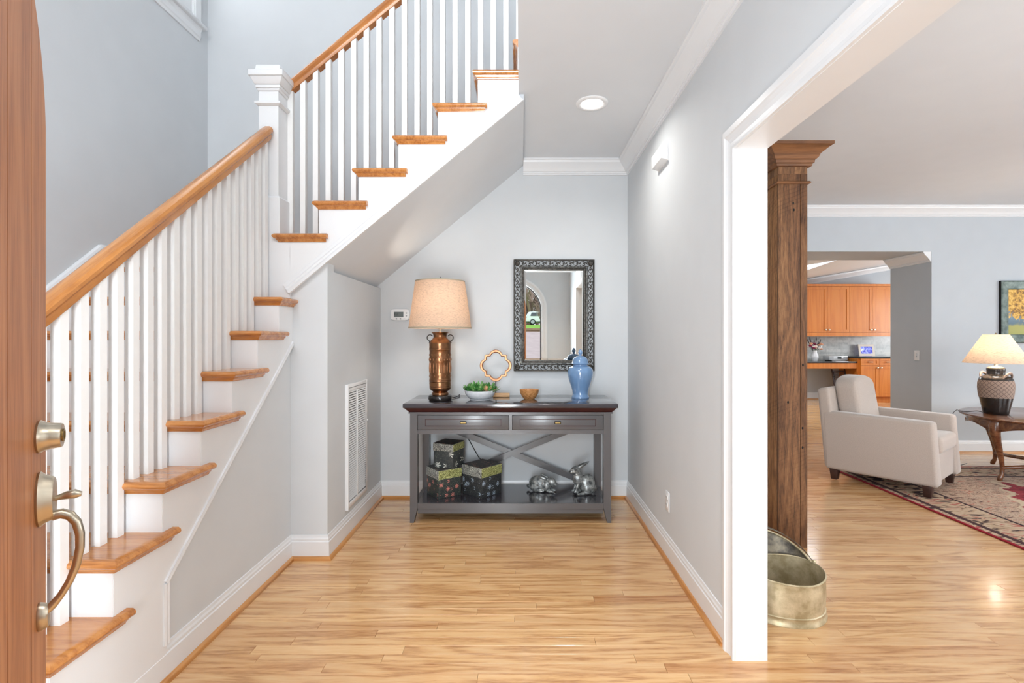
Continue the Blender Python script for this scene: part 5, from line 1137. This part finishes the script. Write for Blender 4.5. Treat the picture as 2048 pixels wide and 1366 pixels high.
# ------------------------------------------------------------------ ceramic lamp on the side table
lg = thing('ceramic_lamp', 'dark jar lamp with lattice band and cream cone shade on the side table', 'table lamp', (4.485, 4.765, 0.0110 + TH))
MB().lathe([(0.0001, 0), (0.0897, 0), (0.0927, 0.005), (0.0973, 0.03), (0.1110, 0.10), (0.1216, 0.155)], n=40).build('lower_body', 'black_glaze', lg, smooth=50)
def lattice():
    m, nt, b = new_mat('lattice_band'); L = nt.links; tc = nd(nt, 'ShaderNodeTexCoord'); sep = nd(nt, 'ShaderNodeSeparateXYZ'); L.new(tc.outputs['Object'], sep.inputs[0])
    an = nd(nt, 'ShaderNodeMath', operation='ARCTAN2'); L.new(sep.outputs['Y'], an.inputs[0]); L.new(sep.outputs['X'], an.inputs[1])
    outs = []
    for s in (1, -1):
        m1 = nd(nt, 'ShaderNodeMath', operation='MULTIPLY'); m1.inputs[1].default_value = 2.0 * s; L.new(an.outputs[0], m1.inputs[0])
        m2 = nd(nt, 'ShaderNodeMath', operation='MULTIPLY_ADD'); m2.inputs[1].default_value = 16.0; L.new(sep.outputs['Z'], m2.inputs[0]); L.new(m1.outputs[0], m2.inputs[2])
        m3 = nd(nt, 'ShaderNodeMath', operation='MULTIPLY'); m3.inputs[1].default_value = 5.0; L.new(m2.outputs[0], m3.inputs[0])
        sn = nd(nt, 'ShaderNodeMath', operation='SINE'); L.new(m3.outputs[0], sn.inputs[0]); ab = nd(nt, 'ShaderNodeMath', operation='ABSOLUTE'); L.new(sn.outputs[0], ab.inputs[0]); outs.append(ab.outputs[0])
    mn = nd(nt, 'ShaderNodeMath', operation='MINIMUM'); L.new(outs[0], mn.inputs[0]); L.new(outs[1], mn.inputs[1])
    r = ramp(nt, [(0.14, lin(92, 76, 70)), (0.24, lin(160, 138, 124))]); L.new(mn.outputs[0], r.inputs['Fac']); L.new(r.outputs['Color'], b.inputs['Base Color']); b.inputs['Roughness'].default_value = 0.7
lattice()
MB().lathe([(0.1224, 0.155), (0.1292, 0.20), (0.1330, 0.25), (0.1315, 0.29), (0.1254, 0.318)], n=48).build('lattice_band', 'lattice_band', lg, smooth=60)
plain('black_metal_glaze', (70, 66, 64), 0.18, 0.6, var=0.2)
MB().lathe([(0.1262, 0.318), (0.1201, 0.334), (0.1049, 0.350), (0.0760, 0.362), (0.0669, 0.368), (0.0654, 0.378), (0.0684, 0.410), (0.0699, 0.424), (0.0654, 0.430), (0.0001, 0.430)], n=40).build('shoulder', 'black_metal_glaze', lg, smooth=50)
MB().lathe([(0.065, 0.430), (0.060, 0.438), (0.040, 0.444), (0.016, 0.450), (0.014, 0.452), (0.014, 0.49), (0.0001, 0.49)], n=24).build('collar', 'satin_nickel', lg, smooth=40)
for s in (0, PI):
    a0 = -PI / 2 + 0.25 + s; pts = [(0.108 * math.cos(a0 + (i - 6) * 0.095) * (1 + 0.05 * math.sin(PI * i / 12)), 0.108 * math.sin(a0 + (i - 6) * 0.095) * (1 + 0.05 * math.sin(PI * i / 12)), 0.340 + 0.052 * math.sin(PI * i / 12) - 0.006) for i in range(13)]
    MB().tube(pts, [0.006 + 0.006 * math.sin(PI * i / 12) for i in range(13)], 10).build('loop_handle', 'lattice_band', lg, smooth=60)
MB().tube([(0, 0, 0.48), (0, 0, 0.755)], 0.006, 8).build('rod', 'satin_nickel', lg)
s2 = shade(lg, 0.245, 0.478, 0.095, 0.748, 'cream_shade')
m = MB()
for k in range(3):
    a = k * 2 * PI / 3 + 0.2; m.tube([(0, 0, 0.742), (0.094 * math.cos(a), 0.094 * math.sin(a), 0.744)], 0.0018, 6)
m.build('spider', 'satin_nickel', lg)
MB().lathe([(0.0001, 0.748), (0.007, 0.750), (0.004, 0.760), (0.0001, 0.766)], n=12).build('finial', 'brass_dull', lg, smooth=50)
MB().ellipsoid((0, 0, 0.60), (0.03, 0.03, 0.04)).build('light_bulb', 'lamp_lens', lg, smooth=80)
bulb(lg, 0.60, 9.5, (1.0, 0.90, 0.78), 0.05)
m = MB(); m.tube([(-0.08, 0.02, 0.004), (-0.14, 0.04, 0.022), (-0.20, 0.08, 0.006), (-0.19, 0.18, 0.003), (-0.155, 0.245, 0.003), (-0.165, 0.275, -0.03), (-0.19, 0.29, -0.25), (-0.17, 0.30, -0.50), (-0.05, 0.32, -0.566), (0.08, 0.40, -0.568)], 0.003, 6); m.build('cord', 'cord_black', lg)

# ------------------------------------------------------------------ framed picture
pc = thing('framed_picture', 'framed autumn landscape in a wide grey-green frame on the far wall', 'picture', (5.40 + 0.52, YLB, 1.24))
pewter('frame_green', (70, 86, 82), (122, 136, 130), 0.45, 0.2, 14)
m = MB(); W2, H2, fw = 0.52, 0.695, 0.095
for (a, b, out) in (((-W2, 0, 0), (W2, 0, 0), (0, 0, 1)), ((W2, 0, 0), (W2, 0, H2), (-1, 0, 0)), ((W2, 0, H2), (-W2, 0, H2), (0, 0, -1)), ((-W2, 0, H2), (-W2, 0, 0), (1, 0, 0))):
    MB().sweep([(0, 0.0), (0, 0.030), (0.012, 0.036), (0.085, 0.022), (0.095, 0.014), (0.095, 0.0)], a, b, out, up=(0, -1, 0), m0=1, m1=-1).build('frame_side', 'frame_green', pc)
MB().box(-W2 - 0.003, W2 + 0.003, -0.028, -0.002, -0.003, 0.0).box(-W2 - 0.003, -W2, -0.028, -0.002, 0, H2).box(W2, W2 + 0.003, -0.028, -0.002, 0, H2).box(-W2, W2, -0.028, -0.002, H2, H2 + 0.003).build('frame_edge', 'gap_black', pc)
def painting():
    m, nt, b = new_mat('autumn_painting'); L = nt.links; tc = nd(nt, 'ShaderNodeTexCoord'); sep = nd(nt, 'ShaderNodeSeparateXYZ'); L.new(tc.outputs['Object'], sep.inputs[0])
    n = nd(nt, 'ShaderNodeTexNoise', i_Scale=34.0, i_Detail=5.0, i_Roughness=0.7); L.new(tc.outputs['Object'], n.inputs['Vector'])
    n2 = nd(nt, 'ShaderNodeTexNoise', i_Scale=9.0, i_Detail=3.0); L.new(tc.outputs['Object'], n2.inputs['Vector'])
    z = nd(nt, 'ShaderNodeMath', operation='MULTIPLY_ADD'); z.inputs[1].default_value = 0.12; L.new(n2.outputs['Fac'], z.inputs[0]); L.new(sep.outputs['Z'], z.inputs[2])
    sky = ramp(nt, [(0.0, lin(150, 158, 84)), (0.24, lin(166, 164, 96)), (0.28, lin(92, 116, 130)), (0.38, lin(116, 142, 160)), (0.8, lin(108, 150, 190))]); L.new(z.outputs[0], sky.inputs['Fac'])
    tree = ramp(nt, [(0.40, lin(120, 84, 40)), (0.52, lin(212, 164, 70)), (0.66, lin(232, 196, 110))]); L.new(n.outputs['Fac'], tree.inputs['Fac'])
    d = nd(nt, 'ShaderNodeVectorMath', operation='DISTANCE'); d.inputs[1].default_value = (-0.28, 0, 0.46); L.new(tc.outputs['Object'], d.inputs[0])
    th_ = nd(nt, 'ShaderNodeMath', operation='MULTIPLY_ADD'); th_.inputs[1].default_value = 0.32; th_.inputs[2].default_value = 0.04; L.new(n.outputs['Fac'], th_.inputs[0])
    lt_ = nd(nt, 'ShaderNodeMath', operation='LESS_THAN'); L.new(d.outputs['Value'], lt_.inputs[0]); L.new(th_.outputs[0], lt_.inputs[1])
    mx = nd(nt, 'ShaderNodeMix', data_type='RGBA'); L.new(lt_.outputs[0], mx.inputs['Factor']); L.new(sky.outputs['Color'], mx.inputs['A']); L.new(tree.outputs['Color'], mx.inputs['B'])
    L.new(mx.outputs['Result'], b.inputs['Base Color']); b.inputs['Roughness'].default_value = 0.6
painting()
MB().box(-W2 + 0.09, W2 - 0.09, -0.012, -0.003, 0.09, H2 - 0.09).build('canvas', 'autumn_painting', pc)

# ------------------------------------------------------------------ kitchen seen through the passage
struct(MB().box(2.0, 9.5, YK - 0.008, YK, 0.80, 1.40).build('wall_backsplash', 'marble_tile'), 'grey marble strip tile backsplash of the kitchen')
def shaker(parent, x0, x1, yf, z0, z1, name='door', rail=0.055):
    m = MB(); g = 0.003; x0 += g; x1 -= g
    m.box(x0, x0 + rail, yf - 0.02, yf, z0, z1).box(x1 - rail, x1, yf - 0.02, yf, z0, z1).box(x0 + rail, x1 - rail, yf - 0.02, yf, z0, z0 + rail).box(x0 + rail, x1 - rail, yf - 0.02, yf, z1 - rail, z1)
    d = m.build(name, 'cabinet_wood', parent); m = MB(); m.box(x0 + rail, x1 - rail, yf - 0.011, yf - 0.002, z0 + rail, z1 - rail); m.cur = random.random(); m.build('panel', 'cabinet_wood', d)
    return d
def knob(d, x, yf, z): MB().lathe([(0.0001, 0.0), (0.006, 0.0), (0.005, 0.012), (0.016, 0.018), (0.014, 0.028), (0.0001, 0.030)], (x, yf - 0.02, z), 12, sx=1.6, rot=RX).build('knob', 'satin_nickel', d, smooth=50)
YUFK = YK - 0.34
lab = ['orange wood wall cabinet hidden behind the post edge', 'orange wood wall cabinet above the vase of flowers', 'orange wood wall cabinet above the digital photo frame']
for i, (a, b) in enumerate(((4.87, 5.79), (5.79, 6.71), (6.71, 7.63))):
    t = thing('wall_cabinet', lab[i], 'cabinet', (0, 0, 0), 0, 'kitchen wall cabinets'); t.location = (a, YUFK, 1.40)
    W_ = b - a; MB().box(0, W_, 0.0, 0.332, 0.0, 0.95).build('body', 'cabinet_wood', t)
    MB().box(-0.001, W_ + 0.001, -0.022, 0.02, -0.075, -0.001).build('light_rail', 'cabinet_wood', t); MB().box(-0.001, W_ + 0.001, -0.03, 0.02, 0.945, 0.99).build('crown_rail', 'cabinet_wood', t)
    d = shaker(t, 0, W_ / 2, 0, 0.01, 0.94); knob(d, W_ / 2 - 0.035, 0, 0.055); d = shaker(t, W_ / 2, W_, 0, 0.01, 0.94); knob(d, W_ / 2 + 0.035, 0, 0.055)
YBF = 10.02
for i, (a, b) in enumerate(((6.74, 7.46), (7.46, 8.18))):
    t = thing('base_cabinet', ['orange wood base cabinet right of the desk, in front of the photo frame', 'orange wood base cabinet hidden behind the grey passage wall'][i], 'cabinet', (a, YBF, 0), 0, 'kitchen base cabinets'); W_ = b - a
    MB().box(0, W_, 0, YK - YBF - 0.01, 0.12, 0.885).build('body', 'cabinet_wood', t); MB().box(0.0, W_, 0.06, 0.08, 0, 0.12).build('toe_kick', 'cabinet_wood', t)
    for k in range(2):
        x0, x1 = k * W_ / 2, (k + 1) * W_ / 2
        d = shaker(t, x0, x1, 0, 0.745, 0.88, 'drawer', 0.04); MB().tube([((x0 + x1) / 2 - 0.045, -0.022, 0.812), ((x0 + x1) / 2 - 0.04, -0.045, 0.812), ((x0 + x1) / 2 + 0.04, -0.045, 0.812), ((x0 + x1) / 2 + 0.045, -0.022, 0.812)], 0.008, 8).build('pull', 'satin_nickel', d)
        d = shaker(t, x0, x1, 0, 0.13, 0.735); knob(d, W_ / 2 + (0.035 if k else -0.035), 0, 0.70)
tag(MB().box(6.71, 8.19, YBF - 0.03, YK - 0.009, 0.885, 0.92).build('countertop', 'granite', None, bevel=0.004), 'black granite countertop on the orange base cabinets', 'countertop')
dk = thing('kitchen_desk', 'built-in orange desk with black granite top left of the base cabinets', 'desk', (4.6, 10.05, 0))
MB().box(0, 2.11, 0, YK - 10.05 - 0.009, 0.79, 0.82).build('desktop', 'granite', dk, bevel=0.004); MB().box(0, 2.11, 0.015, 0.04, 0.68, 0.79).build('apron', 'cabinet_wood', dk)
MB().box(2.11, 2.138, 0.0, YK - 10.05 - 0.01, 0.0, 0.884).build('side_panel', 'cabinet_wood', dk)
# folded chair leaning below the desk
fc = thing('folding_chair', 'dark slatted folding chair leaning below the kitchen desk', 'chair', (6.50, 10.22, 0.0), 0.12)
for s in (-1, 1):
    MB().tube([(s * 0.15, -0.12, 0.012), (s * 0.15, 0.02, 0.37), (s * 0.14, 0.10, 0.655)], 0.013, 8).build('upright', 'chair_espresso', fc, smooth=60); MB().tube([(s * 0.12, -0.05, 0.012), (s * 0.12, 0.07, 0.60)], 0.011, 8).build('rear_leg', 'chair_espresso', fc, smooth=60)
for k in range(7): MB().box(-0.14, 0.14, 0.002 + 0.012 * k, 0.014 + 0.012 * k, 0.36 + 0.04 * k, 0.385 + 0.04 * k).build('slat', 'chair_espresso', fc)
# vase of flowers
vf = thing('flower_vase', 'white pitcher vase of mixed flowers on the kitchen desk', 'vase', (6.075, 10.42, 0.82))
MB().lathe([(0.0001, 0), (0.05, 0), (0.052, 0.006), (0.064, 0.04), (0.070, 0.075), (0.064, 0.11), (0.044, 0.15), (0.036, 0.18), (0.042, 0.215), (0.036, 0.215), (0.030, 0.18), (0.0001, 0.16)], n=28).build('vase', 'ceramic_white', vf, smooth=50)
plain('petal_peach', (228, 170, 138), 0.7); plain('petal_magenta', (140, 34, 74), 0.7); plain('petal_white', (232, 222, 214), 0.7); plain('spike_dark', (54, 44, 52), 0.8); plain('stem_green', (74, 92, 54), 0.7)
rg = random.Random(11); m = MB()
heads = []
for k in range(17):
    a = rg.uniform(0, 2 * PI); r = rg.uniform(0.02, 0.14); z = 0.30 + rg.uniform(-0.03, 0.09) - r * 0.25; heads.append((r * math.cos(a), 0.6 * r * math.sin(a), z))
for (x, y, z) in heads: m.tube([(x * 0.15, y * 0.15, 0.17), (x * 0.6, y * 0.6, 0.24), (x, y, z)], 0.0025, 5)
m.build('stems', 'stem_green', vf)
for i, (x, y, z) in enumerate(heads):
    mm = MB()
    for q in range(7): mm.ellipsoid((x + 0.016 * math.cos(q * 0.9), y + 0.016 * math.sin(q * 0.9), z + 0.005 * (q % 2)), (0.018, 0.018, 0.016), n=8, m=5)
    mm.build('bloom', ('petal_peach', 'petal_peach', 'petal_magenta', 'petal_white')[i % 4], vf, smooth=70)
for k in range(7):
    x = -0.13 + 0.042 * k; MB().tube([(x * 0.2, 0.01, 0.17), (x * 0.7, 0.02, 0.33), (x, 0.02, 0.40 + 0.05 * math.sin(k * 2.1)), (x * 1.1, 0.02, 0.45 + 0.05 * math.sin(k * 2.1))], [0.003, 0.004, 0.012, 0.003], 6).build('flower_spike', 'spike_dark', vf, smooth=60)
# radio
ra = thing('desk_radio', 'silver desk radio with dark display on the kitchen desk', 'radio', (6.455, 10.36, 0.82), 0)
MB().box(-0.15, 0.15, -0.10, 0.10, 0, 0.016).build('stand', 'gap_black', ra); MB().box(-0.19, 0.19, -0.11, 0.11, 0.016, 0.105).build('case', 'silver', ra, bevel=0.006)
MB().box(-0.02, 0.06, -0.1125, -0.109, 0.045, 0.088).build('display', 'lcd_dark', ra)
for s in (-1, 1): MB().box(s * 0.14 - 0.04, s * 0.14 + 0.04, -0.1122, -0.109, 0.03, 0.09).build('speaker_grille', 'button_grey', ra)
MB().box(-0.15, 0.10, -0.26, -0.13, 0.001, 0.008).build('paper_sheet', 'plastic_white', None, loc=(6.46, 10.36, 0.82)); tag(bpy.data.objects['paper_sheet'], 'white sheet of paper on the kitchen desk before the radio', 'paper')
# digital photo frame
df = thing('photo_frame', 'white photo frame with a blue picture on the black countertop', 'photo frame', (7.20, 10.48, 0.92), -0.08)
def tilt(y, z): return (y + 0.22 * z, z)
def fbox(x0, x1, y0, y1, z0, z1):
    vs_ = [(x, tilt(y, z)[0], z) for z in (z0, z1) for (x, y) in ((x0, y0), (x1, y0), (x1, y1), (x0, y1))]; m = MB(); return m.add(vs_, [(0, 3, 2, 1), (4, 5, 6, 7), (0, 1, 5, 4), (1, 2, 6, 5), (2, 3, 7, 6), (3, 0, 4, 7)])
fr = MB()
for bx in ((-0.155, -0.115, 0, 0.02, 0, 0.235), (0.115, 0.155, 0, 0.02, 0, 0.235), (-0.115, 0.115, 0, 0.02, 0, 0.045), (-0.115, 0.115, 0, 0.02, 0.19, 0.235)):
    q = fbox(*bx); fr.add(q.v, q.f)
plain('frame_cream', (226, 214, 200), 0.5); fr.build('frame', 'frame_cream', df)
def bluepic():
    m, nt, b = new_mat('blue_picture'); L = nt.links; tc = nd(nt, 'ShaderNodeTexCoord'); n = nd(nt, 'ShaderNodeTexNoise', i_Scale=14.0, i_Detail=3.0, i_Distortion=1.0); L.new(tc.outputs['Object'], n.inputs['Vector'])
    r = ramp(nt, [(0.38, lin(60, 60, 170)), (0.5, lin(120, 130, 220)), (0.6, lin(220, 226, 240))]); L.new(n.outputs['Fac'], r.inputs['Fac']); L.new(r.outputs['Color'], b.inputs['Base Color']); L.new(r.outputs['Color'], b.inputs['Emission Color']); b.inputs['Emission Strength'].default_value = 0.35
bluepic()
fbox(-0.115, 0.115, 0.008, 0.014, 0.045, 0.19).build('screen', 'blue_picture', df); fbox(-0.02, 0.02, 0.02, 0.024, 0.0, 0.15).build('back', 'gap_black', df); MB().prism([(0.02, 0.0), (0.10, 0.0), (0.045, 0.12)], lambda p, q: (-0.01, p, q), lambda p, q: (0.01, p, q)).build('easel', 'gap_black', df)

# ------------------------------------------------------------------ outside, seen in the mirror
def gz(y):   # ground height
    ks = [(0.2, -0.12), (-2.0, -0.10), (-17.0, 1.62), (-56.0, 2.85), (-90, 3.4)]
    for (ya_, za_), (yb_, zb_) in zip(ks, ks[1:]):
        if y >= yb_: return za_ + (zb_ - za_) * (ya_ - y) / (ya_ - yb_)
    return 3.4
def strip(name, mat, x0, x1, ys, dz, lab_):
    m = MB(); vs_ = []
    for y in ys: vs_ += [(x0, y, gz(y) + dz), (x1, y, gz(y) + dz), (x1, y, gz(y) + dz - 0.3), (x0, y, gz(y) + dz - 0.3)]
    m.add(vs_, [(i * 4 + j, i * 4 + (j + 1) % 4, (i + 1) * 4 + (j + 1) % 4, (i + 1) * 4 + j) for i in range(len(ys) - 1) for j in range(4)]); return struct(m.build(name, mat), lab_)
strip('ground_driveway', 'asphalt_drive', -40, 40, [-0.9, -2, -6, -10, -14, -17.4], 0.0, 'pinkish grey driveway reflected in the mirror')
strip('ground_lawn', 'lawn_green', -60, 60, [-17.0, -25, -35, -45, -56, -70, -90], 0.05, 'bright green lawn reflected in the mirror')
m = MB(); m.prism([(-17.0, gz(-17) - 0.1), (-17.3, gz(-17.3) - 0.1), (-17.3, gz(-17.3) + 0.14), (-17.05, gz(-17) + 0.14)], lambda p, q: (-40, p + 2.4, q), lambda p, q: (40, p - 2.4, q)); struct(m.build('ground_kerb', 'kerb_stone'), 'brown kerb between driveway and lawn in the mirror')
# white sport utility car, rear to the left
cy = -56.0; car = thing('parked_car', 'white sport utility car reflected in the mirror', 'car', (0.45, cy, gz(cy) + 0.05))
prof = [(0.05, 0.42), (0.02, 0.75), (0.10, 0.98), (0.22, 1.05), (0.52, 1.58), (0.75, 1.64), (1.9, 1.68), (2.6, 1.60), (3.35, 1.10), (4.35, 0.95), (4.62, 0.72), (4.65, 0.40), (4.3, 0.30), (0.3, 0.30)]
m = MB(); m.prism(prof, lambda p, q: (p, -0.9 + 0.10 * max(0, q - 1.0) * 2, q), lambda p, q: (p, 0.9 - 0.10 * max(0, q - 1.0) * 2, q)); m.build('body', 'car_white', car, bevel=0.06)
for s in (-1, 1):
    ysd = lambda q: s * (0.905 - 0.20 * max(0, q - 1.0))
    for poly_ in ([(0.78, 1.10), (1.60, 1.10), (1.60, 1.54), (0.95, 1.54)], [(1.68, 1.10), (2.90, 1.08), (2.55, 1.50), (1.68, 1.54)]):
        m = MB(); m.prism(poly_, lambda p, q: (p, ysd(q), q), lambda p, q: (p, ysd(q) + s * 0.012, q)); m.build('side_window', 'car_glass', car)
    m = MB(); m.prism([(0.2, 0.30), (4.4, 0.30), (4.4, 0.40), (0.2, 0.40)], lambda p, q: (p, s * 0.90, q), lambda p, q: (p, s * 0.915, q)); m.build('sill_trim', 'tyre', car)
    for xw in (1.08, 3.78):
        rot_ = Matrix.Rotation(PI / 2, 3, 'X'); wl = MB().lathe([(0.0001, -0.11), (0.30, -0.11), (0.36, -0.08), (0.36, 0.08), (0.30, 0.11), (0.0001, 0.11)], (xw, s * 0.82, 0.36), 24, rot=rot_).build('wheel', 'tyre', car, smooth=40)
        MB().lathe([(0.0001, -0.115), (0.24, -0.115), (0.22, 0.115), (0.0001, 0.115)], (xw, s * 0.82, 0.36), 10, rot=rot_).build('hub', 'alloy', wl)
MB().box(0.0, 0.30, -0.91, -0.5, 0.85, 0.98).box(0.0, 0.30, 0.5, 0.91, 0.85, 0.98).build('tail_light', 'tail_red', car); m = MB(); m.prism([(0.20, 1.08), (0.24, 1.08), (0.50, 1.54), (0.46, 1.54)], lambda p, q: (p, -0.72, q), lambda p, q: (p, 0.72, q)); m.build('rear_window', 'car_glass', car)
MB().box(-0.02, 0.25, -0.85, 0.85, 0.30, 0.5).build('bumper', 'tyre', car)
def tree(label, x, y, h, seed, spread, nb, name='bare_tree', cat='tree', trunk_r=0.25, stems=1):
    rg = random.Random(seed); t = thing(name, label, cat, (x, y, gz(y) + 0.02)); tm, bm_ = MB(), MB()
    def grow(m_, p, d, ln, r, depth):
        q = p + d * ln * 0.5 + Vector((rg.uniform(-1, 1), rg.uniform(-1, 1), 0.3)) * ln * 0.06; e = q + d * ln * 0.5
        m_.tube([p, q, e], [r, r * 0.85, r * 0.65], 5, cap=False)
        if depth == 0: return
        for k in range(3 if depth > 1 else nb):
            a = rg.uniform(0, 2 * PI); sp_ = rg.uniform(0.35, spread); axis = d.orthogonal().normalized(); axis.rotate(Matrix.Rotation(a, 3, d)); nd_ = (d + axis * sp_ + Vector((0, 0, 0.15))).normalized()
            grow(bm_, e if k else q, nd_, ln * rg.uniform(0.62, 0.85), r * 0.55, depth - 1)
    for s in range(stems):
        d = Vector((rg.uniform(-0.3, 0.3), rg.uniform(-0.3, 0.3), 1)).normalized() if stems > 1 else Vector((0.1, 0, 1)).normalized()
        grow(tm, Vector((rg.uniform(-1, 1) * 0.15 * (stems > 1), 0, 0)), d, h * 0.3, trunk_r, 4 if stems == 1 else 2)
    tm.build('trunk', 'bark', t); bm_.build('branches', 'twig', t)
tree('large bare tree behind the white car in the mirror', 1.1, -64, 11, 1, 0.9, 5, trunk_r=0.42)
tree('bare tree farther back right of the large one in the mirror', 4.4, -70, 11, 2, 0.9, 5, trunk_r=0.3)
tree('thin bare tree behind the right end of the car in the mirror', 2.9, -61, 8, 4, 1.0, 5, trunk_r=0.14)
tree('multi-stemmed bare shrub on the lawn in front of the car in the mirror', 1.95, -38, 3.2, 3, 0.5, 3, 'bare_shrub', 'shrub', 0.05, 5)
# thicket of bare woods behind
rg = random.Random(21); m = MB()
for k in range(6500):
    x = rg.uniform(-10, 22); y = rg.uniform(-88, -74); z0 = gz(y) + rg.uniform(0, 11.0); l = rg.uniform(0.8, 3.0); a = rg.uniform(-0.9, 0.9)
    p = Vector((x, y, z0)); e = p + Vector((math.sin(a) * l, rg.uniform(-0.4, 0.4) * l, math.cos(a) * l)); m.tube([p, e], [0.10, 0.045], 3, cap=False)
o = m.build('bare_thicket', 'twig'); tag(o, 'brown bare woods behind the car in the mirror', 'thicket', kind='stuff')
# porch ground in front of the door
struct(MB().box(-1.4, 1.2, -2.2, YF - 0.165, -0.14, -0.03).build('floor_porch', 'kerb_stone'), 'stone porch step outside the front door')
